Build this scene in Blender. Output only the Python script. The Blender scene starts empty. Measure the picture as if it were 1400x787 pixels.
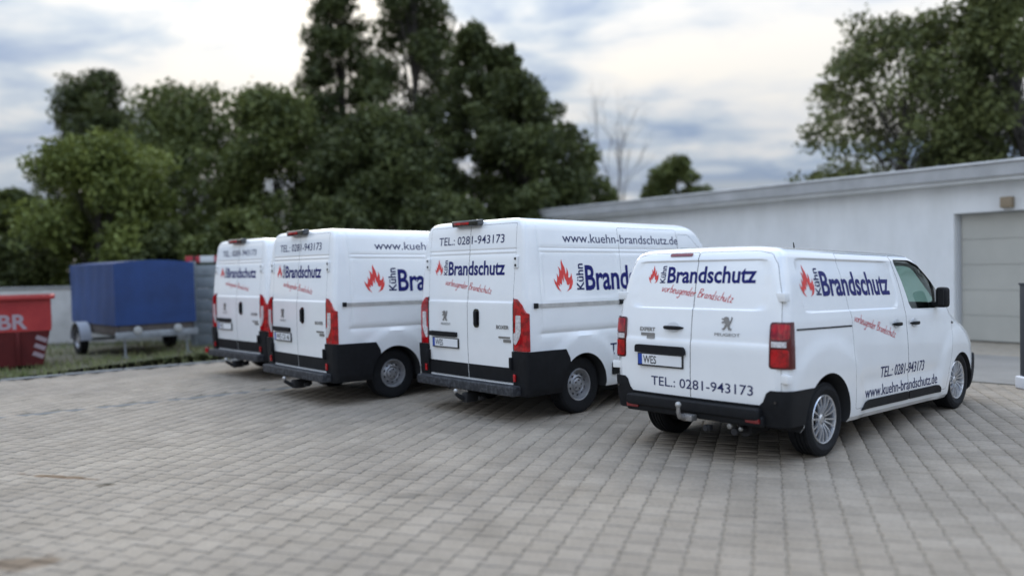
import bpy, bmesh, math, random
import numpy as np
from mathutils import Vector, Matrix
from mathutils.bvhtree import BVHTree
from mathutils.geometry import tessellate_polygon

random.seed(7); RNG = np.random.default_rng(7)
scene = bpy.context.scene
col = scene.collection
R = math.radians
def link(o): col.objects.link(o); return o

# ------------------------------------------------------------------ camera
FPX, PITCH, ROLL, CAMH = 1117.0, R(1.55), R(-1.29), 1.803
cam = bpy.data.cameras.new("camera"); camo = link(bpy.data.objects.new("camera", cam)); scene.camera = camo
cam.sensor_width = 36.0; cam.lens = FPX / 1400 * 36.0
cam.clip_start = 0.1; cam.clip_end = 3000
cp, sp = math.cos(PITCH), math.sin(PITCH)
fwd = Vector((0, cp, -sp)); up = Vector((0, sp, cp)); rt = Vector((1, 0, 0))
cr, sr = math.cos(ROLL), math.sin(ROLL)
r2 = rt * cr + up * sr; u2 = up * cr - rt * sr          # image axes after the roll
camo.matrix_world = Matrix((( r2.x, u2.x, -fwd.x, 0), (r2.y, u2.y, -fwd.y, 0), (r2.z, u2.z, -fwd.z, CAMH), (0, 0, 0, 1)))
cam.dof.use_dof = True; cam.dof.focus_distance = 8.8; cam.dof.aperture_fstop = 0.39
def ray(px, py):
    a, b = px - 700, py - 393.5
    d = fwd + r2 * (a / FPX) - u2 * (b / FPX)
    return d / d.y
def at(px, py, depth): d = ray(px, py) * depth; return Vector((d.x, d.y, d.z + CAMH))
def ground_at(px, py, z=0.0):
    d = ray(px, py); k = (z - CAMH) / d.z; return Vector((d.x * k, d.y * k, z))

# ------------------------------------------------------------------ sky, sun, exposure
SUN_AZ, SUN_EL = math.atan2(-0.25, 1.0), R(27)           # behind the bright clouds, ahead and to the left
sdir = Vector((math.sin(SUN_AZ) * math.cos(SUN_EL), math.cos(SUN_AZ) * math.cos(SUN_EL), math.sin(SUN_EL)))
world = bpy.data.worlds.new("World"); scene.world = world; world.use_nodes = True
CLOUD_A, CLOUD_B = (17.82, -19.34, 0), (3.56, -3.15, 0)
def build_world():
    nt = world.node_tree; nt.nodes.clear(); N = nt.nodes.new; L = nt.links.new
    def math_(op, a, b=None, clamp=False):
        n = N('ShaderNodeMath'); n.operation = op; n.use_clamp = clamp
        for i, v in enumerate((a, b)):
            if v is None: continue
            if isinstance(v, (int, float)): n.inputs[i].default_value = v
            else: L(v, n.inputs[i])
        return n.outputs[0]
    def ramp(f, stops):
        n = N('ShaderNodeValToRGB'); e = n.color_ramp.elements
        while len(e) < len(stops): e.new(0.5)
        for k, (p, c) in zip(e, stops): k.position = p; k.color = (*c, 1)
        L(f, n.inputs[0]); return n.outputs[0]
    def mix(f, a, b, t='MIX'):
        n = N('ShaderNodeMix'); n.data_type = 'RGBA'; n.blend_type = t
        for s, v in ((n.inputs[0], f), (n.inputs[6], a), (n.inputs[7], b)):
            if isinstance(v, (int, float)): s.default_value = v
            elif isinstance(v, tuple): s.default_value = (*v, 1)
            else: L(v, s)
        return n.outputs[2]
    sky = N('ShaderNodeTexSky'); sky.sky_type = 'NISHITA'; sky.sun_disc = False
    sky.sun_elevation = SUN_EL; sky.sun_rotation = SUN_AZ; sky.air_density = 1.2; sky.dust_density = 2.0
    skyb = mix(1.0, sky.outputs[0], (0.062, 0.065, 0.070), 'MULTIPLY')
    tc = N('ShaderNodeTexCoord'); g = tc.outputs['Generated']
    sep = N('ShaderNodeSeparateXYZ'); L(g, sep.inputs[0])
    zc = math_('MAXIMUM', sep.outputs[2], 0.0)
    den = math_('ADD', zc, 0.16)
    cx = math_('DIVIDE', sep.outputs[0], den); cy = math_('DIVIDE', sep.outputs[1], den)
    cb = N('ShaderNodeCombineXYZ'); L(cx, cb.inputs[0]); L(cy, cb.inputs[1])
    def noise(scale, det, rough, loc=(0, 0, 0), sc=(1, 1, 1), dist=0.0):
        m = N('ShaderNodeMapping'); m.inputs['Location'].default_value = loc; m.inputs['Scale'].default_value = sc
        L(cb.outputs[0], m.inputs[0])
        n = N('ShaderNodeTexNoise'); n.inputs['Scale'].default_value = scale; n.inputs['Detail'].default_value = det
        n.inputs['Roughness'].default_value = rough; n.inputs['Distortion'].default_value = dist
        L(m.outputs[0], n.inputs['Vector']); return n.outputs[0]
    big = noise(0.80, 3, 0.5, CLOUD_A); fine = noise(2.1, 9, 0.62, CLOUD_B, (1, 1.35, 1), 0.35)
    dens = math_('ADD', math_('MULTIPLY', big, 0.72), math_('MULTIPLY', fine, 0.34))
    cloudcol = ramp(dens, [(0.45, (0.30, 0.43, 0.68)), (0.50, (0.68, 0.77, 0.89)), (0.54, (0.95, 0.97, 1.0)), (0.61, (1.12, 1.09, 1.04))])
    cover = ramp(dens, [(0.38, (0.70,) * 3), (0.50, (1,) * 3)])
    # a thin overcast grows brighter and bluer towards the zenith, and warmer round the veiled sun
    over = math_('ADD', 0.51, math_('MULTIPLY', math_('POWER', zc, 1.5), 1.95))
    dp = N('ShaderNodeVectorMath'); dp.operation = 'DOT_PRODUCT'; L(g, dp.inputs[0]); dp.inputs[1].default_value = sdir
    dpos = math_('MAXIMUM', dp.outputs['Value'], 0.0)
    glow = math_('MULTIPLY', math_('POWER', dpos, 20.0), 0.17)
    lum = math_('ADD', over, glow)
    tint = mix(math_('POWER', dpos, 2.0), (0.89, 0.97, 1.09), (1.02, 0.985, 0.925))
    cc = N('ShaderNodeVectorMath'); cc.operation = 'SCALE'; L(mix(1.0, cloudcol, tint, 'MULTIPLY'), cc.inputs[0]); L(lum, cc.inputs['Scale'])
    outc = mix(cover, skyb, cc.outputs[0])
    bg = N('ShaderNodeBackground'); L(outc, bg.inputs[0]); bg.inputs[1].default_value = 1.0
    out = N('ShaderNodeOutputWorld'); L(bg.outputs[0], out.inputs[0])
build_world()
sl = bpy.data.lights.new("sun", 'SUN'); sl.energy = 0.9; sl.angle = R(24); sl.color = (1.0, 0.95, 0.87)
so = link(bpy.data.objects.new("sun", sl)); so.rotation_euler = (-sdir).to_track_quat('-Z', 'Y').to_euler()
so.location = (0, 0, 30)
scene.view_settings.view_transform = 'Standard'; scene.view_settings.look = 'None'
scene.view_settings.exposure = 0.32; scene.view_settings.gamma = 1.0; scene.view_settings.use_curve_mapping = False

# ------------------------------------------------------------------ materials
MATS = {}
def mat(name, base=(0.5, 0.5, 0.5), rough=0.5, metal=0.0, coat=0.0, spec=None, trans=0.0, var=0.0, vscale=5.0, bump=0.0,
        bscale=60.0, col2=None, detail=6.0, coords='Object', emit=None, alpha=None, lo=0.35, hi=0.65):
    if name in MATS: return MATS[name]
    m = bpy.data.materials.new(name); m.use_nodes = True; nt = m.node_tree; N = nt.nodes.new; L = nt.links.new
    b = nt.nodes['Principled BSDF']; b.inputs['Base Color'].default_value = (*base, 1)
    b.inputs['Roughness'].default_value = rough; b.inputs['Metallic'].default_value = metal
    b.inputs['Coat Weight'].default_value = coat; b.inputs['Coat Roughness'].default_value = 0.06
    b.inputs['Transmission Weight'].default_value = trans
    if spec is not None: b.inputs['Specular IOR Level'].default_value = spec
    tc = N('ShaderNodeTexCoord')
    if var or col2:
        n = N('ShaderNodeTexNoise'); n.inputs['Scale'].default_value = vscale; n.inputs['Detail'].default_value = detail
        n.inputs['Roughness'].default_value = 0.65
        L(tc.outputs[coords], n.inputs['Vector'])
        r = N('ShaderNodeValToRGB'); r.color_ramp.elements[0].position = lo; r.color_ramp.elements[1].position = hi
        c2 = col2 if col2 else tuple(c * (1 + var) for c in base)
        c1 = base if col2 else tuple(c * (1 - var) for c in base)
        r.color_ramp.elements[0].color = (*c1, 1); r.color_ramp.elements[1].color = (*c2, 1)
        L(n.outputs[0], r.inputs[0]); L(r.outputs[0], b.inputs['Base Color'])
    if bump:
        n2 = N('ShaderNodeTexNoise'); n2.inputs['Scale'].default_value = bscale; n2.inputs['Detail'].default_value = 4
        L(tc.outputs[coords], n2.inputs['Vector'])
        bp = N('ShaderNodeBump'); bp.inputs['Strength'].default_value = bump; bp.inputs['Distance'].default_value = 0.01
        L(n2.outputs[0], bp.inputs['Height']); L(bp.outputs[0], b.inputs['Normal'])
    MATS[name] = m; return m

paint = mat('white_paint', (0.79, 0.80, 0.80), 0.25, coat=1.0, var=0.025, vscale=1.6)
trim = mat('black_plastic', (0.0075, 0.008, 0.0095), 0.6, spec=0.22, var=0.25, vscale=14, bump=0.12, bscale=220)
gap = mat('dark_seal', (0.02, 0.021, 0.023), 0.8)
under = mat('underbody', (0.012, 0.012, 0.013), 0.85)
worn = mat('worn_step_plastic', (0.012, 0.013, 0.016), 0.65, col2=(0.085, 0.09, 0.10), vscale=26, bump=0.5, bscale=90, lo=0.45, hi=0.78)
rubber = mat('tyre_rubber', (0.010, 0.0105, 0.012), 0.75, spec=0.25, var=0.3, vscale=18, bump=0.2, bscale=130)
alloy = mat('alloy', (0.62, 0.63, 0.65), 0.28, metal=0.9)
darkmetal = mat('dark_metal', (0.03, 0.03, 0.032), 0.5, metal=0.5)
steelw = mat('steel_wheel', (0.30, 0.30, 0.31), 0.40, metal=0.5, col2=(0.42, 0.42, 0.43), vscale=20)
chrome = mat('chrome', (0.66, 0.66, 0.67), 0.22, metal=1.0, var=0.15, vscale=30)
redlens = mat('red_lens', (0.22, 0.003, 0.006), 0.10, coat=0.6, col2=(0.46, 0.006, 0.010), vscale=16, lo=0.42, hi=0.58)
darkred = mat('dark_red_lens', (0.17, 0.004, 0.007), 0.15, coat=1.0)
clearlens = mat('clear_lens', (0.40, 0.36, 0.36), 0.15, coat=1.0, col2=(0.72, 0.70, 0.70), vscale=35)
blackgloss = mat('black_gloss', (0.008, 0.008, 0.009), 0.12, coat=1.0)
navy = mat('navy_vinyl', (0.006, 0.010, 0.120), 0.45, spec=0.2)
ink = mat('dark_vinyl', (0.016, 0.022, 0.090), 0.45, spec=0.2)
redink = mat('red_vinyl', (0.56, 0.022, 0.026), 0.4, col2=(0.70, 0.05, 0.04), vscale=6)
redink2 = mat('slogan_vinyl', (0.56, 0.06, 0.07), 0.45)
badge = mat('badge_chrome', (0.24, 0.23, 0.22), 0.35, metal=0.5)
railm = mat('rail_satin', (0.42, 0.41, 0.39), 0.4, metal=0.3, var=0.15, vscale=9)
lampedge = mat('lamp_edge_red', (0.085, 0.002, 0.004), 0.12, coat=0.8)
platew = mat('plate_white', (0.72, 0.73, 0.74), 0.4)
platek = mat('plate_black', (0.012, 0.012, 0.013), 0.5)
plateb = mat('plate_blue', (0.010, 0.055, 0.32), 0.4)
seat = mat('seat_fabric', (0.045, 0.047, 0.052), 0.9, bump=0.3, bscale=150)
def glass_mat():
    m = bpy.data.materials.new('tinted_glass'); m.use_nodes = True; nt = m.node_tree; nt.nodes.clear(); N = nt.nodes.new; L = nt.links.new
    t = N('ShaderNodeBsdfTransparent'); t.inputs[0].default_value = (0.76, 0.86, 0.82, 1)
    g = N('ShaderNodeBsdfGlossy'); g.inputs['Roughness'].default_value = 0.02
    lw = N('ShaderNodeLayerWeight'); lw.inputs[0].default_value = 0.5
    pw = N('ShaderNodeMath'); pw.operation = 'POWER'; pw.inputs[1].default_value = 5.0; L(lw.outputs['Facing'], pw.inputs[0])
    f = N('ShaderNodeMath'); f.operation = 'MULTIPLY_ADD'; f.inputs[1].default_value = 0.9; f.inputs[2].default_value = 0.04; L(pw.outputs[0], f.inputs[0])
    mx = N('ShaderNodeMixShader'); L(f.outputs[0], mx.inputs[0]); L(t.outputs[0], mx.inputs[1]); L(g.outputs[0], mx.inputs[2])
    o = N('ShaderNodeOutputMaterial'); L(mx.outputs[0], o.inputs[0]); return m
glass = glass_mat()

# ------------------------------------------------------------------ mesh helpers
def finish(me, smooth=True, angle=30):
    if smooth:
        me.polygons.foreach_set('use_smooth', [True] * len(me.polygons)); me.set_sharp_from_angle(angle=R(angle))
    me.update(); return me
def to_mesh(bm, name, m=None, smooth=True, angle=30):
    me = bpy.data.meshes.new(name); bm.normal_update(); bm.to_mesh(me); bm.free()
    if m is not None:
        for q in (m if isinstance(m, (list, tuple)) else [m]): me.materials.append(q)
    return finish(me, smooth, angle)
def obj(name, me, parent=None):
    me.name = name
    o = link(bpy.data.objects.new(name, me)); o.parent = parent; return o
def empty(name, loc, rz=0.0):
    o = link(bpy.data.objects.new(name, None)); o.location = loc; o.rotation_euler = (0, 0, rz); o.empty_display_size = 0.3; return o
def tag(o, label=None, cat=None, group=None, kind=None):
    for k, v in (('label', label), ('category', cat), ('group', group), ('kind', kind)):
        if v: o[k] = v
    return o
def add_box(bm, c, s, rot=None, bevel=0.0, seg=2):
    """box of full size s at c, optional rotation matrix, bevelled edges"""
    t = bmesh.new(); bmesh.ops.create_cube(t, size=1.0)
    bmesh.ops.scale(t, vec=s, verts=t.verts)
    if bevel: bmesh.ops.bevel(t, geom=list(t.edges), offset=bevel, segments=seg, affect='EDGES', profile=0.6)
    M = Matrix.Translation(c) @ (rot.to_4x4() if rot is not None else Matrix.Identity(4))
    bmesh.ops.transform(t, matrix=M, verts=t.verts)
    vs = [bm.verts.new(v.co) for v in t.verts]
    for f in t.faces: bm.faces.new([vs[v.index] for v in f.verts])
    t.free()
def add_tube(bm, pts, rads, n=8, cap=True):
    rings = []
    pts = [Vector(p) for p in pts]
    for i, p in enumerate(pts):
        d = (pts[min(i + 1, len(pts) - 1)] - pts[max(i - 1, 0)]).normalized()
        a = d.cross(Vector((0, 0, 1)) if abs(d.z) < 0.95 else Vector((1, 0, 0))).normalized(); b = d.cross(a)
        r = rads[i] if isinstance(rads, (list, tuple)) else rads
        rings.append([bm.verts.new(p + a * (r * math.cos(2 * math.pi * k / n)) + b * (r * math.sin(2 * math.pi * k / n))) for k in range(n)])
    for A, B in zip(rings, rings[1:]):
        for k in range(n): bm.faces.new((A[k], A[(k + 1) % n], B[(k + 1) % n], B[k]))
    if cap:
        bm.faces.new(rings[0][::-1]); bm.faces.new(rings[-1])
def add_lathe(bm, prof, n=48, axis='y', c=(0, 0, 0), close=False):
    """profile of (radius, offset along axis)"""
    rings = []
    for r, h in prof:
        ring = []
        for k in range(n):
            a = 2 * math.pi * k / n; p, q = r * math.cos(a), r * math.sin(a)
            ring.append(bm.verts.new((c[0] + p, c[1] + h, c[2] + q) if axis == 'y' else (c[0] + p, c[1] + q, c[2] + h)))
        rings.append(ring)
    pairs = list(zip(rings, rings[1:])) + ([(rings[-1], rings[0])] if close else [])
    for A, B in pairs:
        for k in range(n): bm.faces.new((A[k], A[(k + 1) % n], B[(k + 1) % n], B[k]))
    return rings
def recalc(bm): bmesh.ops.recalc_face_normals(bm, faces=bm.faces)
def round_poly(pts, r, seg=5):
    out = []; n = len(pts)
    for i in range(n):
        p0, p1, p2 = (Vector(pts[(i + k) % n]) for k in (-1, 0, 1)); a, b = p0 - p1, p2 - p1
        rr = r[i] if isinstance(r, (list, tuple)) else r
        d = min(rr, a.length * 0.45, b.length * 0.45)
        if d < 1e-4: out.append(tuple(p1)); continue
        A, B = p1 + a.normalized() * d, p1 + b.normalized() * d
        for k in range(seg + 1):
            t = k / seg; out.append(tuple((1 - t) ** 2 * A + 2 * t * (1 - t) * p1 + t * t * B))
    return out
def csg(a, b, op):
    oa, ob = link(bpy.data.objects.new('t', a)), link(bpy.data.objects.new('t', b))
    md = oa.modifiers.new('b', 'BOOLEAN'); md.operation = op; md.solver = 'EXACT'; md.object = ob; md.material_mode = 'TRANSFER'
    dg = bpy.context.evaluated_depsgraph_get(); me = bpy.data.meshes.new_from_object(oa.evaluated_get(dg))
    bpy.data.objects.remove(oa); bpy.data.objects.remove(ob); return me
def join_meshes(ms, m):
    bm = bmesh.new()
    for q in ms: bm.from_mesh(q)
    return to_mesh(bm, 'j', m, False)
def prism(poly, plane, lo, hi, m):
    """closed prism: poly in (x,z) for 'side' or (y,z) for 'rear'; lo/hi numbers or functions of z for the two caps"""
    bm = bmesh.new(); F = lambda v, z: v(z) if callable(v) else v
    P = (lambda a, d, z: (a, d, z)) if plane == 'side' else (lambda a, d, z: (d, a, z))
    A = [bm.verts.new(P(a, F(lo, z), z)) for a, z in poly]; B = [bm.verts.new(P(a, F(hi, z), z)) for a, z in poly]
    n = len(poly)
    for i in range(n): bm.faces.new((A[i], A[(i + 1) % n], B[(i + 1) % n], B[i]))
    for t in tessellate_polygon([[Vector((a, z, 0)) for a, z in poly]]):
        bm.faces.new([A[k] for k in t]); bm.faces.new([B[k] for k in t][::-1])
    recalc(bm); return to_mesh(bm, 'prism', m, False)
def offset_poly(poly, d):
    """grow a polygon outwards by d"""
    n = len(poly); ar = sum(poly[i][0] * poly[(i + 1) % n][1] - poly[(i + 1) % n][0] * poly[i][1] for i in range(n)); s = 1 if ar > 0 else -1
    out = []
    for i in range(n):
        p0, p1, p2 = Vector(poly[i - 1]), Vector(poly[i]), Vector(poly[(i + 1) % n])
        e1, e2 = (p1 - p0), (p2 - p1)
        if e1.length < 1e-6 or e2.length < 1e-6: out.append(tuple(p1)); continue
        n1, n2 = Vector((e1.y, -e1.x)).normalized() * s, Vector((e2.y, -e2.x)).normalized() * s
        b = n1 + n2; b = b / max(b.length_squared / 2, 0.4); out.append(tuple(p1 + b * d))
    return out
def sstep(a, b, x):
    t = min(1.0, max(0.0, (x - a) / (b - a))); return t * t * (3 - 2 * t)
def table(pts):
    """smooth monotone interpolation through (z, value) points"""
    xs = np.array([p[0] for p in pts]); ys = np.array([p[1] for p in pts]); h = np.diff(xs); d = np.diff(ys) / h
    m = np.zeros(len(xs)); m[0], m[-1] = d[0], d[-1]
    for i in range(1, len(xs) - 1):
        m[i] = 0 if d[i - 1] * d[i] <= 0 else 2 * d[i - 1] * d[i] / (d[i - 1] + d[i])
    def f(x):
        x = min(max(x, xs[0]), xs[-1]); i = min(int(np.searchsorted(xs, x, side='right')) - 1, len(h) - 1); t = (x - xs[i]) / h[i]
        return float((2*t**3-3*t*t+1)*ys[i] + (t**3-2*t*t+t)*h[i]*m[i] + (-2*t**3+3*t*t)*ys[i+1] + (t**3-t*t)*h[i]*m[i+1])
    return f
def sd_rect(x, z, x0, x1, z0, z1, r):
    cx, cz, hx, hz = (x0+x1)/2, (z0+z1)/2, (x1-x0)/2 - r, (z1-z0)/2 - r
    qx, qz = abs(x-cx) - hx, abs(z-cz) - hz
    return math.hypot(max(qx, 0), max(qz, 0)) + min(max(qx, qz), 0) - r
def lines(a, b, step, feats, fine=(-0.016, -0.008, 0.0, 0.008, 0.016)):
    s = [a + (b - a) * i / max(1, round((b - a) / step)) for i in range(max(1, round((b - a) / step)) + 1)]
    f = [c + d for c in feats for d in fine if a < c + d < b]
    s = [v for v in s if v in (s[0], s[-1]) or all(abs(v - w) > 0.008 for w in f)]
    return sorted(set(round(v, 5) for v in s + f))

# ------------------------------------------------------------------ van shell made of horizontal slices
def shell(S, off=0.0, m=None, emboss=True):
    zb, zt = S['z0'], S['z1']; rings = []; bm = bmesh.new()
    for z in S['zs']:
        zz = zb - max(0, off) * 0 + (z - zb) * ((zt + off) - zb) / (zt - zb)
        q = max(0.0, (z - S['zr']) / (zt - S['zr'])); shr = 1 - math.sqrt(max(0.0, 1 - min(q, 0.985) ** 2))
        w = S['w'](z) + off - shr * S['Rw']; xr = S['xr'](z) - off + shr * S['Rx']; xf = S['xf'](z) + off - shr * S['Rx']
        rr, rf, bow = S['rr'], S['rf'](z), S['bow']; half = []
        for y in S['ys']:
            yy = y * (w - rr); x = xr + bow * y * y
            if emboss: x -= S['rear_d'](-yy, z)
            half.append((x, -yy))
        cx = xr + bow + rr
        for k in range(1, 6):
            a = math.pi / 2 * k / 6; half.append((cx - rr * math.cos(a), -(w - rr) - rr * math.sin(a)))
        xa, xb, m1, m2 = S['xs'][0], S['xs'][-1], S['xm1'], S['xm2']; xe = xf - rf
        for x in S['xs']:
            if x < m1: X = cx + (x - xa) * (m1 - cx) / (m1 - xa)
            elif x > m2: X = m2 + (x - m2) * (xe - m2) / (xb - m2)
            else: X = x
            half.append((X, -(w + (S['side_d'](X, z) if emboss else 0.0))))
        rfy = S['rfy']
        for k in range(1, 9):
            a = math.pi / 2 * k / 9; half.append((xe + rf * math.sin(a), -(w - rfy) - rfy * math.cos(a)))
        for k in range(0, 4): half.append((xf + 0.03 * (k / 3), -(w - rfy) * (1 - k / 3)))
        half = [(x, y * S['tp'](x)) for x, y in half]
        ring = half + [(x, -y) for x, y in half[-2:0:-1]]
        rings.append([bm.verts.new((x, y, zz)) for x, y in ring])
    n = len(rings[0])
    for A, B in zip(rings, rings[1:]):
        for k in range(n): bm.faces.new((A[k], A[(k + 1) % n], B[(k + 1) % n], B[k]))
    top = rings[-1]; xm = sum(v.co.x for v in top) / n
    for fx, fy, dz in ((0.97, 0.85, 0.010), (0.9, 0.5, 0.022)):
        nr = [bm.verts.new((xm + (v.co.x - xm) * fx, v.co.y * fy, v.co.z + dz)) for v in rings[-1]]
        for k in range(n): bm.faces.new((top[k], top[(k + 1) % n], nr[(k + 1) % n], nr[k]))
        top = nr
    bm.faces.new(top); bm.faces.new(rings[0][::-1]); recalc(bm)
    return bm

class Skin:
    """casts flat shapes on to the van's outer surface"""
    def __init__(s, S):
        bm = shell(S); bmesh.ops.triangulate(bm, faces=bm.faces); s.bvh = BVHTree.FromBMesh(bm); bm.free()
    def hit(s, plane, a, z, side=-1):
        if plane == 'side': o, d = Vector((a, 3.0 * side, z)), Vector((0, -side, 0))
        elif plane == 'rear': o, d = Vector((-4, a, z)), Vector((1, 0, 0))
        else: o, d = Vector((8, a, z)), Vector((-1, 0, 0))
        p = s.bvh.ray_cast(o, d)
        return p[0] if p[0] is not None else None
    def cast(s, bm, plane, off, side=-1):
        ax = {'side': Vector((0, side, 0)), 'rear': Vector((-1, 0, 0)), 'front': Vector((1, 0, 0))}[plane]
        bad = []
        for v in bm.verts:
            p = s.hit(plane, v.co.x, v.co.y, side)
            if p is None: bad.append(v)
            else: v.co = p + ax * off
        if bad: bmesh.ops.delete(bm, geom=bad, context='VERTS')
        bm.normal_update()
        for f in bm.faces:
            if f.normal.dot(ax) < 0: f.normal_flip()
        return ax
def slice_grid(bm, step):
    for i in (0, 1):
        lo = min(v.co[i] for v in bm.verts); hi = max(v.co[i] for v in bm.verts); k = math.floor(lo / step) + 1
        no = Vector((1, 0, 0)) if i == 0 else Vector((0, 1, 0))
        while k * step < hi:
            co = no * (k * step + 1e-5)
            bmesh.ops.bisect_plane(bm, geom=list(bm.verts) + list(bm.edges) + list(bm.faces), plane_co=co, plane_no=no, dist=1e-6); k += 1
def flat_poly(poly):
    bm = bmesh.new(); vs = [bm.verts.new((a, z, 0)) for a, z in poly]
    for t in tessellate_polygon([[Vector((a, z, 0)) for a, z in poly]]): bm.faces.new([vs[k] for k in t])
    return bm
def patch(K, poly, plane, m, lift=0.004, thick=0.0, step=0.06, side=-1, name='p', smooth=True):
    """a piece of trim lying on the van's surface, following it, with a real thickness"""
    bm = flat_poly(poly); slice_grid(bm, step); ax = K.cast(bm, plane, lift, side)
    if thick:
        ex = bmesh.ops.extrude_face_region(bm, geom=list(bm.faces)); nv = [g for g in ex['geom'] if isinstance(g, bmesh.types.BMVert)]
        for v in nv: v.co += ax * thick
        recalc(bm)
    return to_mesh(bm, name, m, smooth, 35)

# lettering -----------------------------------------------------------------
_txt = {}
def text2d(s, bold=0.0, space=1.0):
    key = (s, bold, space)
    if key in _txt: return _txt[key]
    c = bpy.data.curves.new('t', 'FONT'); c.body = s; c.size = 1.0; c.offset = bold; c.space_character = space; c.resolution_u = 3
    o = link(bpy.data.objects.new('t', c)); dg = bpy.context.evaluated_depsgraph_get(); me = bpy.data.meshes.new_from_object(o.evaluated_get(dg))
    v = [(q.co.x, q.co.y) for q in me.vertices]; f = [tuple(p.vertices) for p in me.polygons]
    bpy.data.objects.remove(o); bpy.data.curves.remove(c); bpy.data.meshes.remove(me)
    _txt[key] = (v, f); return v, f
CAP = max(y for x, y in text2d('H')[0])
def lettering(K, s, plane, a0, z0, width, cap, m, bold=0.0, ang=0.0, side=-1, up_=False, lift=0.003, shear=0.0, space=1.0, vf=None):
    """text laid on the skin: a0,z0 = left end of the baseline, width and capital height in metres"""
    v, f = vf if vf else text2d(s, bold, space); c0 = 1.0 if vf else CAP
    x0 = min(x for x, y in v); x1 = max(x for x, y in v); sx, sy = width / (x1 - x0), cap / c0
    bm = bmesh.new(); ca, sa = math.cos(ang), math.sin(ang); dirn = -1 if plane == 'rear' or (plane == 'side' and side > 0) else 1; vs = []
    for x, y in v:
        X, Y = (x - x0) * sx + shear * y * sy, y * sy
        if up_: X, Y = -Y, X
        X, Y = X * ca - Y * sa, X * sa + Y * ca
        vs.append(bm.verts.new((a0 + dirn * X, z0 + Y, 0)))
    for q in f:
        try: bm.faces.new([vs[k] for k in q])
        except ValueError: pass
    slice_grid(bm, 0.09); K.cast(bm, plane, lift, side)
    return to_mesh(bm, 'lettering', m, False)
STROKES = {'v': [[(0,.5),(.12,0),(.32,.5)]], 'o': [[(.3,.45),(.1,.42),(.02,.2),(.12,.02),(.3,.1),(.36,.32),(.26,.48)]],
 'r': [[(.02,.5),(.06,0)],[(.06,.28),(.18,.48),(.3,.45)]], 'b': [[(.08,1),(.04,0)],[(.05,.35),(.2,.5),(.32,.3),(.22,.03),(.04,.05)]],
 'e': [[(.03,.25),(.28,.3),(.24,.48),(.1,.45),(.02,.2),(.14,0),(.32,.1)]], 'u': [[(.03,.5),(.05,.1),(.18,.02),(.3,.2),(.33,.5)],[(.33,.5),(.33,.05),(.4,0)]],
 'g': [[(.3,.42),(.12,.48),(.03,.22),(.14,.03),(.3,.2),(.33,.48)],[(.33,.48),(.3,-.2),(.12,-.45),(0,-.3)]],
 'n': [[(.03,.5),(.04,0)],[(.05,.3),(.22,.5),(.3,.35),(.31,0)]], 'd': [[(.3,.4),(.14,.48),(.03,.2),(.14,.02),(.3,.2)],[(.36,1),(.31,.1),(.4,0)]],
 'B': [[(.08,1),(.04,0)],[(.02,.93),(.35,1),(.42,.78),(.1,.53)],[(.1,.53),(.42,.48),(.45,.15),(.04,0)]],
 'a': [[(.3,.42),(.14,.48),(.03,.2),(.14,.02),(.28,.2)],[(.33,.48),(.3,.1),(.4,.02)]], 's': [[(.3,.45),(.14,.48),(.08,.35),(.24,.2),(.2,.03),(.02,.03)]],
 'c': [[(.3,.42),(.14,.48),(.03,.22),(.14,.02),(.32,.1)]], 'h': [[(.08,1),(.03,0)],[(.05,.3),(.22,.48),(.3,.35),(.31,.02)]],
 't': [[(.16,.85),(.1,.1),(.2,0),(.28,.08)],[(0,.55),(.28,.58)]], 'z': [[(.03,.48),(.3,.48)],[(.3,.48),(.03,.03)],[(.03,.03),(.34,.02)]]}
def script2d(s, pen=0.05, slant=0.28):
    """brush handwriting drawn as ribbons"""
    V, F = [], []; x = 0.0
    for ch in s:
        if ch == ' ': x += 0.3; continue
        for st in STROKES[ch]:
            P = [Vector(p) for p in st]; pts = []
            for i in range(len(P) - 1):
                p0, p1, p2, p3 = P[max(i - 1, 0)], P[i], P[i + 1], P[min(i + 2, len(P) - 1)]
                for k in range(4):
                    t = k / 4; pts.append(0.5 * ((2 * p1) + (p2 - p0) * t + (2*p0 - 5*p1 + 4*p2 - p3) * t * t + (3*p1 - p0 - 3*p2 + p3) * t ** 3))
            pts.append(P[-1]); b = len(V)
            for i, p in enumerate(pts):
                d = (pts[min(i + 1, len(pts) - 1)] - pts[max(i - 1, 0)]); n = Vector((-d.y, d.x)).normalized() if d.length > 1e-6 else Vector((0, 1))
                wd = pen * (0.62 + 0.38 * math.sin(math.pi * (i + 0.7) / (len(pts) + 0.4)))
                for sgn in (1, -1): q = p + n * wd * sgn; V.append((x + q.x + slant * q.y, q.y))
            F += [(b + 2*i, b + 2*i + 1, b + 2*i + 3, b + 2*i + 2) for i in range(len(pts) - 1)]
        x += max(p[0] for st in STROKES[ch] for p in st) + 0.09
    return V, F
SLOGAN = script2d('vorbeugender Brandschutz', 0.043)
FLAME = [(230,725),(188,694),(162,645),(150,595),(172,626),(182,636),(190,600),(188,548),(206,588),(216,560),(215,512),(203,485),(226,506),(238,530),
 (243,490),(240,452),(247,420),(256,452),(276,492),(284,530),(289,562),(300,534),(301,497),(315,532),(318,562),(315,588),(328,594),(346,572),(351,545),(358,588),
 (352,622),(366,597),(362,650),(338,698),(288,722),(316,692),(326,650),(308,664),(296,658),(288,622),(274,602),(267,560),(262,598),(263,638),(250,612),(243,590),(242,628),
 (236,660),(214,640),(216,672),(194,656),(206,692)]
FLAME = [((x - 150) / 216, (725 - y) / 305) for x, y in FLAME]
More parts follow.
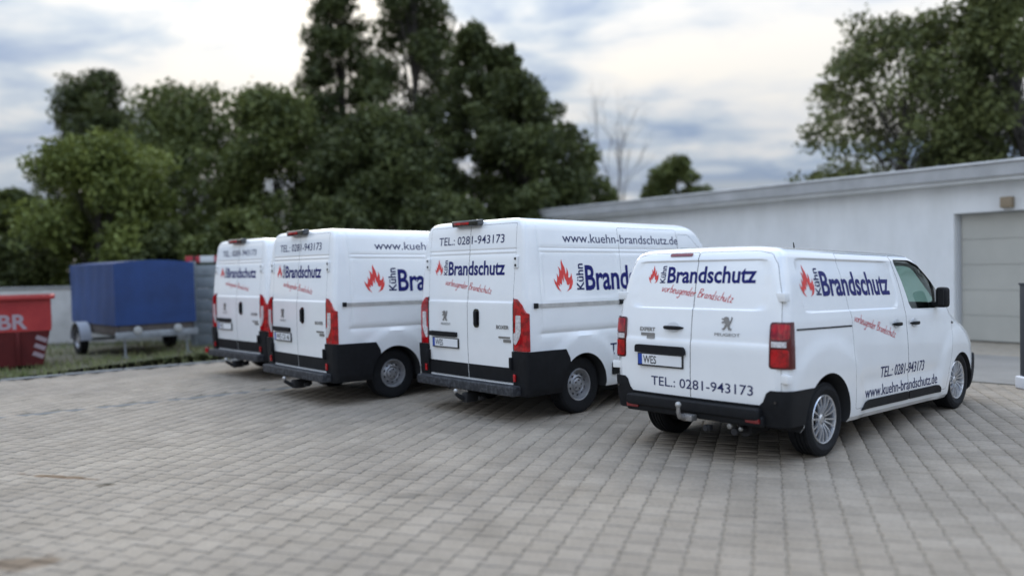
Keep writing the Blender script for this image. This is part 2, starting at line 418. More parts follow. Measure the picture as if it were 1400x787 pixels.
LION = [(10,0),(30,2),(42,22),(52,34),(62,18),(66,0),(92,0),(94,10),(80,12),(72,38),(84,52),(92,74),(98,92),(88,100),(90,84),(80,66),(66,70),(62,92),(46,100),(28,96),(20,84),(6,88),(2,78),(22,74),(26,64),(8,62),(2,50),(28,52),(40,46),(28,24),(22,12),(8,10)]
LION = [(x / 100, y / 100) for x, y in LION]
def logo(K, poly, plane, a0, z0, w, h, m, side=-1, lift=0.003, thick=0.0):
    d = -1 if plane == 'rear' else 1
    return patch(K, [(a0 + d * x * w, z0 + y * h) for x, y in poly], plane, m, lift, thick, 0.08, side, 'logo', False)

# ------------------------------------------------------------------ wheels (axis along y, outer face towards -y)
def tyre_mesh(r, w, rim, grooves=True):
    bm = bmesh.new(); h = w / 2
    prof = [(rim - 0.004, -h * 0.80), (rim + 0.012, -h * 0.92), (rim + (r - rim) * 0.45, -h * 1.04), (r - 0.030, -h * 0.98), (r - 0.010, -h * 0.86)]
    for k in range(4):
        a = -0.70 + k * 0.35 + 0.0; g = h
        prof += [(r - 0.001, g * (a - 0.13)), (r, g * (a + 0.13))] if not grooves else [(r - 0.001, g * (a - 0.12)), (r, g * (a + 0.12)), (r - 0.009, g * (a + 0.14)), (r - 0.009, g * (a + 0.21))]
    prof += [(r, h * 0.70), (r - 0.010, h * 0.86), (r - 0.030, h * 0.98), (rim + (r - rim) * 0.45, h * 1.04), (rim - 0.004, h * 0.8)]
    add_lathe(bm, prof, 56); recalc(bm); return to_mesh(bm, 'tyre', rubber, True, 24)
def tread_mesh(r, w, rows=((-0.97, -0.74), (0.74, 0.97))):
    """rows of tread blocks proud of the carcass"""
    bm = bmesh.new(); h = w / 2; n = 54
    for k in range(n):
        for j, (a, b) in enumerate(rows):
            t0 = 2 * math.pi * (k + 0.1) / n; t1 = 2 * math.pi * (k + 0.72) / n
            ra, rb = (r - 0.022, r + 0.001) if a < 0 else (r + 0.001, r - 0.022)
            vs = []
            for t in (t0, t1):
                for rr, yy in ((ra, a * h), (rb, b * h), (rb - 0.016, b * h), (ra - 0.02, a * h)): vs.append(bm.verts.new((rr * math.cos(t), yy, rr * math.sin(t))))
            for q in ((0, 1, 5, 4), (0, 4, 7, 3), (1, 2, 6, 5), (0, 3, 2, 1), (4, 5, 6, 7)): bm.faces.new([vs[i] for i in q])
    recalc(bm); return to_mesh(bm, 'tread', rubber, False)
def alloy_mesh(rim, h):
    bm = bmesh.new()
    add_lathe(bm, [(rim, -h * 0.86), (rim - 0.006, -h * 0.93), (rim - 0.016, -h * 0.90), (rim - 0.022, -h * 0.70), (rim - 0.030, h * 0.6)], 64)
    add_lathe(bm, [(0.001, -h * 0.70), (0.030, -h * 0.70), (0.034, -h * 0.66), (0.060, -h * 0.60), (0.066, -h * 0.40), (0.05, -h * 0.2)], 32)
    for k in range(8):
        for s in (-1, 1):
            a = 2 * math.pi * k / 8; b = a + s * 0.175; a0 = a + s * 0.16
            c0, c1 = Vector((math.cos(a0) * 0.052, -h * 0.60, math.sin(a0) * 0.052)), Vector((math.cos(b) * (rim - 0.016), -h * 0.84, math.sin(b) * (rim - 0.016)))
            d = (c1 - c0).normalized(); side = d.cross(Vector((0, 1, 0))).normalized(); nn = Vector((0, -1, 0))
            vs = []
            for c, wd in ((c0, 0.0105), ((c0 + c1) / 2 + nn * 0.012, 0.0085), (c1, 0.0115)):
                for su, nv in ((-1, -0.020), (-0.75, 0.0), (0.75, 0.0), (1, -0.020)): vs.append(bm.verts.new(c + side * wd * su + nn * (nv + 0.006)))
            for r_ in (0, 4):
                for j in range(3): bm.faces.new((vs[r_ + j], vs[r_ + j + 1], vs[r_ + 5 + j], vs[r_ + 4 + j]))
    for k in range(5):
        a = 2 * math.pi * (k + 0.5) / 5; add_lathe(bm, [(0.001, -h * 0.64), (0.008, -h * 0.64), (0.009, -h * 0.5)], 8, 'y', (0.046 * math.cos(a), 0, 0.046 * math.sin(a)))
    recalc(bm); return to_mesh(bm, 'rim', alloy, True, 35)
def brake_mesh(rim, h):
    bm = bmesh.new(); add_lathe(bm, [(0.001, -h * 0.15), (rim * 0.74, -h * 0.15), (rim * 0.76, 0.0), (rim - 0.02, 0.02), (rim - 0.02, h * 0.7), (0.001, h * 0.7)], 40); recalc(bm)
    return to_mesh(bm, 'brake_disc', darkmetal)
def steel_mesh(rim, h):
    bm = bmesh.new()
    add_lathe(bm, [(rim, -h * 0.84), (rim - 0.008, -h * 0.94), (rim - 0.018, -h * 0.90), (rim - 0.026, -h * 0.55), (rim - 0.034, -h * 0.30), (rim - 0.060, -h * 0.36),
                   (rim - 0.085, -h * 0.62), (rim - 0.098, -h * 0.68), (0.088, -h * 0.50), (0.082, -h * 0.30), (0.05, -h * 0.28)], 64)
    add_lathe(bm, [(0.086, -h * 0.34), (0.080, -h * 0.60), (0.072, -h * 0.68), (0.05, -h * 0.72), (0.001, -h * 0.74)], 40)
    recalc(bm); return to_mesh(bm, 'rim', steelw, True, 40)
def steel_holes(rim, h):
    bm = bmesh.new()
    for k in range(10):
        a = 2 * math.pi * k / 10; rr = rim - 0.072
        M = Matrix.Rotation(-a, 3, 'Y')
        ring = []
        for j in range(10):
            t = 2 * math.pi * j / 10; ring.append(bm.verts.new(M @ Vector((rr + 0.014 * math.cos(t), -h * 0.49 - 0.006 + 0.26 * (0.014 * math.cos(t)), 0.017 * math.sin(t)))))
        bm.faces.new(ring)
    for k in range(5):
        a = 2 * math.pi * (k + 0.3) / 5; add_lathe(bm, [(0.001, -h * 0.74 - 0.003), (0.009, -h * 0.72 - 0.004), (0.012, -h * 0.66)], 10, 'y', (0.052 * math.cos(a), 0, 0.052 * math.sin(a)))
    recalc(bm); return to_mesh(bm, 'vent_hole', gap)

# ------------------------------------------------------------------ van specifications (x forward from rear axle, y left, z up; metres)
def arch(x, z, cx, cz, r0, r1, amp): return amp * (1 - sstep(r0, r1, math.hypot(x - cx, z - cz)))
def small_side(x, z):
    d = -0.014 * (1 - sstep(-0.010, 0.008, sd_rect(x, z, -0.42, 1.535, 1.325, 1.80, 0.10))) if x < 1.8 else 0.0
    for cx in (-0.03, 3.275): d += arch(x, z, cx, 0.345, 0.66, 0.80, 0.016)
    return d + 0.006 * math.exp(-((z - 1.245) / 0.035) ** 2) - 0.010 * math.exp(-((z - 0.62) / 0.07) ** 2) * sstep(0.45, 0.75, x) * (1 - sstep(2.4, 2.8, x))
def small_rear(y, z):
    d = -0.014 * (1 - sstep(-0.010, 0.008, sd_rect(y, z, -0.735, 0.735, 1.345, 1.79, 0.09)))
    return d + 0.012 * sstep(1.07, 1.02, z) if z < 1.2 else d
def tall_side(x, z):
    d = 0.0
    if -0.72 < x < 2.4:
        for zc in (1.995, 1.945): d -= 0.007 * math.exp(-((z - zc) / 0.009) ** 2) * sstep(-0.70, -0.62, x)
    d -= 0.014 * math.exp(-((z - 1.005) / 0.024) ** 2) * sstep(-0.74, -0.68, x) * (1 - sstep(2.9, 3.1, x))
    if 1.05 < z < 2.25: d -= 0.006 * math.exp(-((x + 0.685) / 0.010) ** 2)
    d += arch(x, z, 0.0, 0.35, 0.60, 0.66, 0.022) + arch(x, z, 3.0, 0.35, 0.60, 0.68, 0.022)
    return d - 0.012 * (1 - sstep(-0.014, 0.014, sd_rect(x, z, -0.63, 0.66, 1.40, 1.94, 0.05))) * 0.5
def tall_rear(y, z):
    d = 0.0
    if abs(y) < 0.84:
        for zc in (1.985, 1.935): d -= 0.007 * math.exp(-((z - zc) / 0.009) ** 2)
        d += 0.012 * sstep(1.385, 1.360, z)
    return d
SMALL = dict(z0=0.27, z1=1.905, zr=1.825, Rw=0.16, Rx=0.06, rr=0.10, bow=0.035, rfy=0.42,
    w=table([(0.27, 0.885), (0.33, 0.925), (0.6, 0.948), (0.9, 0.956), (1.2, 0.950), (1.32, 0.940), (1.6, 0.892), (1.76, 0.848), (1.905, 0.81)]),
    xr=table([(0.27, -0.76), (0.6, -0.795), (1.05, -0.785), (1.3, -0.755), (1.6, -0.700), (1.76, -0.660), (1.905, -0.60)]),
    xf=table([(0.27, 3.98), (0.4, 4.10), (0.62, 4.15), (0.82, 4.12), (0.96, 4.02), (1.06, 3.86), (1.16, 3.52), (1.23, 3.26), (1.32, 3.11), (1.78, 2.46), (1.86, 2.28), (1.905, 2.08)]),
    rf=table([(0.27, 0.42), (0.9, 0.55), (1.1, 0.60), (1.3, 0.32), (1.905, 0.22)]), tp=lambda x: 1 - 0.05 * sstep(2.6, 4.0, x) - 0.012 * sstep(0.3, -0.8, x),
    side_d=small_side, rear_d=small_rear, xm1=-0.45, xm2=1.50, drop=0.03)
SMALL['zs'] = lines(0.27, 1.905, 0.045, [1.325, 1.345, 1.79, 1.80, 1.05]) ; SMALL['zs'] = [z for z in SMALL['zs'] if z < 1.86] + [1.862, 1.875, 1.886, 1.895, 1.901, 1.905]
SMALL['xs'] = lines(-0.66, 3.6, 0.06, [-0.42, 1.535]); SMALL['ys'] = [i / 22 for i in range(23)]
TALL = dict(z0=0.30, z1=2.345, zr=2.235, Rw=0.15, Rx=0.05, rr=0.065, bow=0.018, rfy=0.42,
    w=table([(0.30, 0.985), (0.36, 1.005), (0.8, 1.020), (1.3, 1.020), (1.6, 1.003), (2.0, 0.972), (2.2, 0.945), (2.345, 0.92)]),
    xr=table([(0.30, -0.94), (0.9, -0.962), (1.36, -0.955), (1.6, -0.94), (2.0, -0.905), (2.345, -0.865)]),
    xf=table([(0.30, 3.78), (0.45, 3.90), (0.75, 3.93), (0.95, 3.86), (1.12, 3.68), (1.28, 3.34), (1.36, 3.20), (1.9, 2.86), (2.15, 2.66), (2.27, 2.52), (2.345, 2.36)]),
    rf=table([(0.30, 0.40), (0.9, 0.50), (1.2, 0.50), (1.4, 0.30), (2.345, 0.20)]), tp=lambda x: 1 - 0.06 * sstep(2.2, 3.9, x),
    side_d=tall_side, rear_d=tall_rear, xm1=-0.75, xm2=1.60, drop=0.013)
TALL['zs'] = lines(0.30, 2.345, 0.05, [1.995, 1.945, 1.005, 1.37]); TALL['zs'] = [z for z in TALL['zs'] if z < 2.29] + [2.295, 2.31, 2.323, 2.333, 2.340, 2.345]
TALL['xs'] = lines(-0.86, 3.4, 0.06, [-0.685, -0.63, 0.66]); TALL['ys'] = [i / 18 for i in range(19)]

def build_van(S, root, tall):
    """all the parts of one van in its own coordinates, hung under root"""
    K = Skin(S); parts = []
    def add(name, me, parent=root, rake=True, loc=None, label=None):
        o = obj(name, me, parent); parts.append((o, rake))
        if loc is not None: o.location = loc
        if label: o['label'] = label
        return o
    wb, tr, rt_, cxr, az, ar = (3.0, 0.835, 0.345, 0.0, 0.345, 0.395) if tall else (3.275, 0.795, 0.338, -0.02, 0.345, 0.425)
    wf = lambda d: (lambda z: -(S['w'](z) - d)); rf_ = lambda d: (lambda z: S['xr'](z) + d)
    base = to_mesh(shell(S, 0, None), 'shell', paint, False)
    # wheel wells and cab space
    cyl = bmesh.new()
    for cx in (cxr, wb):
        for s in (-1, 1):
            add_lathe(cyl, [(0.0005, s * 0.52), (ar, s * 0.52), (ar, s * 1.2), (0.0005, s * 1.2)], 48, 'y', (cx, 0, az))
    bmesh.ops.remove_doubles(cyl, verts=cyl.verts, dist=0.002); recalc(cyl); wells = to_mesh(cyl, 'wells', gap, False)
    x_b, z_c = (1.62, 1.02) if tall else (1.52, 0.92)
    inner = to_mesh(shell(S, -0.07, None, False), 'in', seat, False)
    bx = bmesh.new(); add_box(bx, ((x_b + 3.1) / 2, 0, (z_c + 3) / 2), (3.1 - x_b, 4, 3 - z_c)); cab = csg(inner, to_mesh(bx, 'b', seat, False), 'INTERSECT')
    base = csg(base, wells, 'DIFFERENCE')
    full = csg(base, cab, 'DIFFERENCE')
    # window and door outlines ------------------------------------------------
    if tall:
        win = [(1.98, 2.02), (2.42, 2.02), (2.98, 1.42), (2.96, 1.30), (2.02, 1.30)]; wr = 0.06
        fdoor = [(1.965, 2.20), (2.22, 2.20), (2.50, 1.98), (3.05, 1.40), (2.98, 1.1), (2.66, 0.45), (1.965, 0.45)]
        sdoor = [(0.735, 2.262), (1.945, 2.262), (1.945, 0.42), (0.735, 0.42)]
        ws = [(-0.78, 1.44), (0.78, 1.44), (0.70, 2.16), (-0.70, 2.16)]
        rdoor = lambda s: [(s * 0.004, 2.285), (s * 0.815, 2.285), (s * 0.825, 1.9), (s * 0.808, 1.45), (s * 0.808, 0.44), (s * 0.004, 0.44)]
    else:
        win = [(1.635, 1.828), (2.05, 1.828), (2.36, 1.745), (2.83, 1.40), (2.80, 1.305), (1.85, 1.31), (1.80, 1.36)]; wr = 0.04
        fdoor = [(1.578, 1.862), (2.10, 1.862), (2.42, 1.785), (2.95, 1.39), (2.98, 1.15), (2.92, 0.78), (2.76, 0.385), (1.760, 0.385), (1.728, 0.9), (1.678, 1.30)]
        sdoor = [(0.375, 1.862), (1.568, 1.862), (1.666, 1.30), (1.716, 0.9), (1.748, 0.385), (0.510, 0.385), (0.475, 1.0), (0.430, 1.4)]
        ws = [(-0.80, 1.36), (0.80, 1.36), (0.735, 1.775), (-0.735, 1.775)]
        rdoor = lambda s: [(s * 0.004, 1.868), (s * 0.60, 1.868), (s * 0.735, 1.84), (s * 0.80, 1.74), (s * 0.868, 1.45), (s * 0.885, 1.2), (s * 0.885, 0.50), (s * 0.004, 0.50)]
    fdoor, sdoor = round_poly(fdoor, 0.03, 3), round_poly(sdoor, 0.03, 3); win = round_poly(win, wr, 4); ws = round_poly(ws, 0.06, 3)
    rds = [round_poly(rdoor(s), 0.015 if tall else 0.02, 2) for s in (1, -1)]
    holes = [prism(win, 'side', -1.3, 1.3, gap), prism(ws, 'rear', 2.0, 5.0, gap)]
    for h in holes: full = csg(full, h, 'DIFFERENCE')
    depth = 0.085; g = 0.004; doors = []
    for s in (-1, 1):
        doors.append(('front_door', prism(fdoor, 'side', s * 1.3, lambda z, s=s: -s * wf(depth)(z), gap), prism(offset_poly(fdoor, g), 'side', s * 1.3, lambda z, s=s: -s * wf(depth + 0.004)(z), gap), s))
    doors.append(('sliding_door', prism(sdoor, 'side', -1.3, wf(depth), gap), prism(offset_poly(sdoor, g), 'side', -1.3, wf(depth + 0.004), gap), -1))
    for s, rd in zip((1, -1), rds):
        doors.append(('rear_door', prism(rd, 'rear', -1.5, rf_(0.10), gap), prism(offset_poly(rd, 0.0035), 'rear', -1.5, rf_(0.104), gap), s))
    body = full
    for nm, p, pc, s in doors:
        d = csg(full, p, 'INTERSECT'); body = csg(body, pc, 'DIFFERENCE'); add(nm, finish(d, True, 25))
    if not tall:
        b0 = bmesh.new(); add_box(b0, (-0.78, 0, 0.2), (0.66, 2.4, 0.34)); body = csg(body, to_mesh(b0, 'cut', under, False), 'DIFFERENCE')
    # underside is dark
    body.materials.append(under); ui = len(body.materials) - 1
    for p in body.polygons:
        if p.normal.z < -0.7 and p.center.z < S['z0'] + 0.03: p.material_index = ui
    add('body', finish(body, True, 25))
    # panes
    for s in (-1, 1): add('side_window', patch(K, offset_poly(win, 0.004), 'side', glass, -0.020, 0.005, 0.08, s))
    add('windscreen', patch(K, offset_poly(ws, 0.004), 'front', glass, -0.020, 0.005, 0.1))
    # cab: seats, wheel, dashboard
    for s in (-1, 1):
        bm = bmesh.new(); zf = z_c + 0.02; x0 = x_b + 0.42
        add_box(bm, (x0 + 0.06, s * 0.46, zf + 0.07), (0.50, 0.50, 0.14), None, 0.04); add_box(bm, (x0 - 0.22, s * 0.46, zf + 0.36), (0.13, 0.48, 0.52), Matrix.Rotation(-0.2, 3, 'Y'), 0.05)
        add_box(bm, (x0 - 0.31, s * 0.46, zf + 0.70), (0.09, 0.26, 0.17), Matrix.Rotation(-0.2, 3, 'Y'), 0.035); add('seat', to_mesh(bm, 'seat', seat))
    bm = bmesh.new(); add_box(bm, (2.82, 0, z_c + 0.16), (0.50, 1.62, 0.34), None, 0.06); add('dashboard', to_mesh(bm, 'dash', seat))
    bm = bmesh.new(); prof = [Vector((2.42 + 0.06 * math.sin(a), 0.46 + 0.19 * math.cos(a), z_c + 0.32 + 0.18 * math.sin(a))) for a in np.linspace(0, 2 * math.pi, 25)]
    add_tube(bm, prof, 0.016, 6, False); add_tube(bm, [(2.42, 0.46, z_c + 0.32), (2.66, 0.46, z_c + 0.20)], 0.03, 8); add_tube(bm, [prof[0], prof[12]], 0.014, 6); add('steering_wheel', to_mesh(bm, 'sw', seat))
    out = to_mesh(shell(S, 0.016, None, False), 'o', trim, False)
    # rear lamps
    for s in (1, -1):
        if tall:
            lp = [(s * 0.828, 1.412), (s * 0.880, 1.412), (s * 0.96, 1.345), (s * 1.01, 1.25), (s * 1.2, 1.20), (s * 1.2, 0.815), (s * 0.828, 0.815)]
            clip = prism(round_poly(lp, 0.012, 2), 'rear', -1.3, -0.895, redlens)
            me = csg(to_mesh(shell(S, 0.014, None, False), 'o', redlens, False), clip, 'INTERSECT'); L_ = add('tail_light', finish(me, True, 30))
            cl = [(s * 0.868, 1.225), (s * 0.945, 1.225), (s * 0.945, 1.03), (s * 0.915, 0.955), (s * 0.86, 0.885), (s * 0.832, 0.90), (s * 0.832, 1.02), (s * 0.862, 1.03)]
            add('clear_lens', patch(K, round_poly(cl, 0.012, 2), 'rear', clearlens, 0.010, 0.010, 0.05), L_)
            add('lamp_frame', patch(K, [(s * 0.816, 1.418), (s * 0.827, 1.418), (s * 0.827, 0.815), (s * 0.816, 0.815)], 'rear', gap, 0.0, 0.006, 0.06), L_)
        else:
            lp = round_poly([(s * 0.792, 1.248), (s * 1.2, 1.252), (s * 1.2, 0.848), (s * 0.785, 0.848)], 0.03, 3)
            clip = prism(lp, 'rear', -1.3, -0.635, lampedge)
            me = csg(to_mesh(shell(S, 0.014, None, False), 'o', lampedge, False), clip, 'INTERSECT'); L_ = add('tail_light', finish(me, True, 30))
            clip = prism([(s * 0.808, 1.082), (s * 0.93, 1.082), (s * 0.93, 1.034), (s * 0.808, 1.034)], 'rear', -1.3, -0.68, clearlens)
            add('clear_lens', finish(csg(to_mesh(shell(S, 0.018, None, False), 'o', clearlens, False), clip, 'INTERSECT'), True, 30), L_)
            for za, zc in ((1.098, 1.232), (0.864, 1.016)):
                clip = prism(round_poly([(s * 0.806, zc), (s * 0.945, zc), (s * 0.945, za), (s * 0.806, za)], 0.025, 3), 'rear', -1.3, -0.66, redlens)
                add('reflector_chamber', finish(csg(to_mesh(shell(S, 0.017, None, False), 'o', redlens, False), clip, 'INTERSECT'), True, 30), L_)
    # bumpers
    if tall:
        sd = [(-1.3, 0.27), (-1.3, 0.812), (-0.335, 0.808), (-0.27, 0.70), (-0.2, 0.27)]
        blk = csg(to_mesh(shell(S, 0.034, None, False), 'o', trim, False), prism(sd, 'side', -1.4, 1.4, trim), 'INTERSECT'); blk = csg(blk, wells, 'DIFFERENCE')
        for s in (1, -1):
            b2 = bmesh.new(); add_box(b2, (0, s * 1.21, 0.5), (4, 0.8, 2)); add('corner_bumper', finish(csg(blk, to_mesh(b2, 'b', trim, False), 'INTERSECT'), True, 30))
            b3 = bmesh.new(); add_box(b3, (-0.985, s * 0.80, 0.672), (0.05, 0.035, 0.14), None, 0.008); add('bumper_pad', to_mesh(b3, 'pad', trim))
            b3 = bmesh.new(); add_box(b3, (-0.985, s * 0.853, 0.510), (0.02, 0.035, 0.085), None, 0.005); add('reflector', to_mesh(b3, 'refl', redlens))
            band = [(s * 0.012, 0.615), (s * 0.800, 0.615), (s * 0.800, 0.448), (s * 0.012, 0.448)]
            add('door_skirt', patch(K, band, 'rear', trim, 0.0, 0.008, 0.1))
        b3 = bmesh.new(); add_box(b3, (-0.985, 0, 0.365), (0.21, 1.86, 0.115), None, 0.025, 3)
        for k in range(7): add_box(b3, (-1.087, -0.66 + 0.22 * k, 0.352), (0.012, 0.018, 0.075), None, 0.004)
        add('rear_step', to_mesh(b3, 'step', worn))
        b3 = bmesh.new(); add_box(b3, (1.6, 0, 0.25), (2.0, 1.4, 0.16), None, 0.05); add_box(b3, (-0.50, 0.05, 0.30), (0.5, 0.8, 0.10), None, 0.04); add_tube(b3, [(0, -0.75, 0.33), (0, 0.75, 0.33)], 0.05, 10)
    else:
        bp = [(-1.2, 0.345), (-1.2, 0.66), (-0.80, 0.66), (-0.765, 0.635), (-0.735, 0.560), (-0.70, 0.525), (0.70, 0.525), (0.735, 0.560), (0.765, 0.635), (0.80, 0.66), (1.2, 0.66), (1.2, 0.345)]
        blk = csg(to_mesh(shell(S, 0.022, None, False), 'o', trim, False), prism(bp, 'rear', -1.4, -0.30, trim), 'INTERSECT')
        add('rear_bumper', finish(csg(blk, wells, 'DIFFERENCE'), True, 30))
        b3 = bmesh.new(); add_box(b3, (-0.815, 0, 0.447), (0.10, 1.46, 0.11), None, 0.035, 3); add_box(b3, (-0.79, 0, 0.385), (0.08, 1.5, 0.10), None, 0.03, 3); add('bumper_ledge', to_mesh(b3, 'ledge', trim))
        for s in (1, -1):
            b3 = bmesh.new(); add_box(b3, (-0.835, s * 0.66, 0.392), (0.03, 0.135, 0.042), Matrix.Rotation(s * 0.08, 3, 'Z'), 0.006); add('reflector', to_mesh(b3, 'refl', darkred))
            b3 = bmesh.new(); add_lathe(b3, [(0.001, 0), (0.012, 0), (0.013, 0.01)], 12); bmesh.ops.rotate(b3, cent=(0, 0, 0), matrix=Matrix.Rotation(math.pi / 2, 3, 'Z') @ Matrix.Rotation(math.pi, 3, 'Z'), verts=b3.verts)
            bmesh.ops.translate(b3, vec=(-0.812, s * 0.86, 0.565), verts=b3.verts); add('parking_sensor', to_mesh(b3, 'ps', blackgloss))
        fb = [(-1.2, 0.2), (-1.2, 0.56), (1.2, 0.56), (1.2, 0.2)]
        b3 = bmesh.new(); add_box(b3, (1.65, 0, 0.25), (2.0, 1.3, 0.14), None, 0.05); add_box(b3, (-0.28, -0.1, 0.36), (0.6, 0.7, 0.14), None, 0.05); add_tube(b3, [(0, -0.7, 0.33), (0, 0.7, 0.33)], 0.05, 10)
    add('underbody', to_mesh(b3, 'ub', under))
    # front bumper (black lower nose)
    xo, zo = (3.42, 0.62) if tall else (3.66, 0.72)
    fbp = prism([(xo, 0.2), (xo, zo - 0.12), (xo + 0.16, zo), (5, zo), (5, 0.2)], 'side', -1.4, 1.4, trim)
    add('front_bumper', finish(csg(csg(to_mesh(shell(S, 0.018, None, False), 'o', trim, False), fbp, 'INTERSECT'), wells, 'DIFFERENCE'), True, 30))
    zh = (0.86, 1.08) if tall else (0.86, 1.02)
    for s in (1, -1):
        hp = round_poly([(s * 0.50, zh[0]), (s * 0.86, zh[0] + 0.03), (s * 0.88, zh[1]), (s * 0.56, zh[1] - 0.05)], 0.03, 2)
        add('headlight', patch(K, hp, 'front', clearlens, 0.003, 0.008, 0.06))
    # wheels
    r = rt_; rim = 0.198 if tall else 0.226; h = 0.108; spin = 0.3
    ty, tm, tn = tyre_mesh(r - 0.0, 0.218, rim), tread_mesh(r, 0.218, ((-0.97, -0.74),)), tread_mesh(r, 0.218, ((0.74, 0.97),))
    rm = steel_mesh(rim, h) if tall else alloy_mesh(rim, h); bk = steel_holes(rim, h) if tall else brake_mesh(rim, h)
    for cx in (0.0, wb):
        for s in (-1, 1):
            W = link(bpy.data.objects.new('wheel', ty)); W.parent = root; W.location = (cx, s * tr, r); W.rotation_euler = (0, spin, 0 if s < 0 else math.pi); spin += 0.5; parts.append((W, False))
            for nm, me in (('rim', rm), ('vent_holes' if tall else 'brake_disc', bk), ('tread', tm), ('tread', tn)):
                c = link(bpy.data.objects.new(nm, me)); c.parent = W; parts.append((c, False))
                if nm == 'vent_holes': c['kind'] = 'stuff'
    # lettering ------------------------------------------------------------------
    kh = text2d('Kühn', 0.018)
    if tall:
        add('flame_logo', logo(K, FLAME, 'rear', 0.695, 1.685, 0.165, 0.205, redink))
        add('name_lettering', lettering(K, 'Kühn', 'rear', 0.432, 1.692, 0.185, 0.075, ink, 0.02, up_=True))
        add('name_lettering', lettering(K, 'Brandschutz', 'rear', 0.408, 1.693, 1.065, 0.162, navy, 0.024))
        add('slogan_lettering', lettering(K, '', 'rear', 0.46, 1.570, 0.90, 0.090, redink2, ang=-0.118, vf=SLOGAN))
        add('phone_lettering', lettering(K, 'TEL.: 0281-943173', 'rear', 0.640, 2.066, 1.262, 0.098, ink, 0.004))
        add('flame_logo', logo(K, FLAME, 'side', -0.467, 1.478, 0.323, 0.385, redink))
        add('name_lettering', lettering(K, 'Kühn', 'side', 0.040, 1.498, 0.315, 0.118, ink, 0.02, up_=True))
        add('name_lettering', lettering(K, 'Brandschutz', 'side', 0.072, 1.498, 1.70, 0.285, navy, 0.024))
        add('slogan_lettering', lettering(K, '', 'side', 0.90, 1.398, 1.10, 0.105, redink2, ang=-0.13, vf=SLOGAN))
        add('web_lettering', lettering(K, 'www.kuehn-brandschutz.de', 'side', -0.272, 2.066, 2.235, 0.108, ink, 0.002))
        add('phone_lettering', lettering(K, 'TEL.: 0281-943173', 'side', 0.475, 0.680, 1.62, 0.140, ink, 0.004))
        add('emblem', logo(K, LION, 'rear', 0.505, 1.125, 0.105, 0.125, badge, -1, 0.003, 0.008))
        add('badge_lettering', lettering(K, 'PEUGEOT', 'rear', 0.535, 1.070, 0.20, 0.026, badge, 0.01, lift=0.006))
        add('badge_lettering', lettering(K, 'BOXER', 'rear', -0.535, 1.062, 0.215, 0.040, badge, 0.03, lift=0.006))
        for a, z, wd, hh in ((-0.575, 0.975, 0.19, 0.022), (-0.655, 0.942, 0.125, 0.034)):
            add('badge_plate', patch(K, round_poly([(a, z), (a - wd, z), (a - wd, z - hh), (a, z - hh)], 0.006, 2), 'rear', badge, 0.0, 0.007))
        add('plate_light_bar', patch(K, round_poly([(0.765, 0.985), (0.765, 0.925), (0.20, 0.925), (0.20, 0.985)], 0.02, 3), 'rear', trim, -0.004, 0.035))
        add('handle_recess', patch(K, round_poly([(-0.125, 1.285), (-0.225, 1.285), (-0.225, 1.06), (-0.125, 1.06)], 0.045, 4), 'rear', blackgloss, -0.004, 0.012))
        bm = bmesh.new(); p = K.hit('rear', -0.175, 1.17); add_box(bm, (p.x - 0.022, -0.175, 1.172), (0.03, 0.05, 0.17), None, 0.012, 3); add('door_handle', to_mesh(bm, 'dh', trim))
        plate_at = (0.435, 0.845)
        for s in (1, -1):
            for zc, m_ in ((1.835, paint), (0.74, paint)):
                bm = bmesh.new(); p = K.hit('rear', s * 0.835, zc)
                add_box(bm, (p.x - 0.006, s * 0.845, zc), (0.036, 0.066, 0.14), None, 0.010, 3); hg = add('hinge', to_mesh(bm, 'hinge', paint))
                bm = bmesh.new()
                for dz in (-0.04, 0.04): add_lathe(bm, [(0.001, p.x - 0.030), (0.015, p.x - 0.029), (0.017, p.x - 0.018)], 10, 'z', (0, 0, 0))
                for i, v in enumerate(bm.verts): v.co = Vector((v.co.z, s * 0.848 + v.co.x, zc + v.co.y + (-0.038 if i < 30 else 0.038)))
                add('bolt', to_mesh(bm, 'bolt', darkmetal), hg)
        bm = bmesh.new(); add_box(bm, (-0.895, 0.045, 2.322), (0.11, 0.50, 0.075), Matrix.Rotation(-0.12, 3, 'Y'), 0.02, 3); B_ = add('brake_light', to_mesh(bm, 'bl', blackgloss))
        bm = bmesh.new(); add_box(bm, (-0.950, 0.10, 2.318), (0.012, 0.29, 0.030), Matrix.Rotation(-0.12, 3, 'Y'), 0.004); add('red_lens', to_mesh(bm, 'rl', redlens), B_)
        rail = [(-0.795, 1.352), (0.725, 1.352), (0.725, 1.308), (-0.795, 1.308)]
        add('door_rail', patch(K, rail, 'side', railm, -0.002, 0.014, 0.1)); 
        for a, b in ((-0.815, -0.765), (0.655, 0.728)): add('rail_end', patch(K, [(a, 1.36), (b, 1.36), (b, 1.302), (a, 1.302)], 'side', trim, 0.0, 0.026))
        for a, b in ((0.485, 0.728), (0.752, 1.94), (1.975, 2.55)): add('side_moulding', patch(K, round_poly([(a, 0.585), (b, 0.585), (b, 0.435), (a, 0.435)], 0.015, 2), 'side', trim, -0.002, 0.022, 0.1))
        for a in (1.80, 2.05):
            bm = bmesh.new(); p = K.hit('side', a, 1.14); add_box(bm, (a, p.y - 0.012, 1.14), (0.17, 0.045, 0.05), None, 0.018, 3); add('door_handle', to_mesh(bm, 'dh', trim))
        mx, mz = 2.95, 1.50
        ty0, tz0, tx = -0.03, 0.285, -1.20
    else:
        add('flame_logo', logo(K, FLAME, 'rear', 0.575, 1.577, 0.125, 0.180, redink))
        add('name_lettering', lettering(K, 'Kühn', 'rear', 0.362, 1.583, 0.165, 0.062, ink, 0.02, up_=True))
        add('name_lettering', lettering(K, 'Brandschutz', 'rear', 0.336, 1.588, 0.948, 0.146, navy, 0.024, ang=0.0))
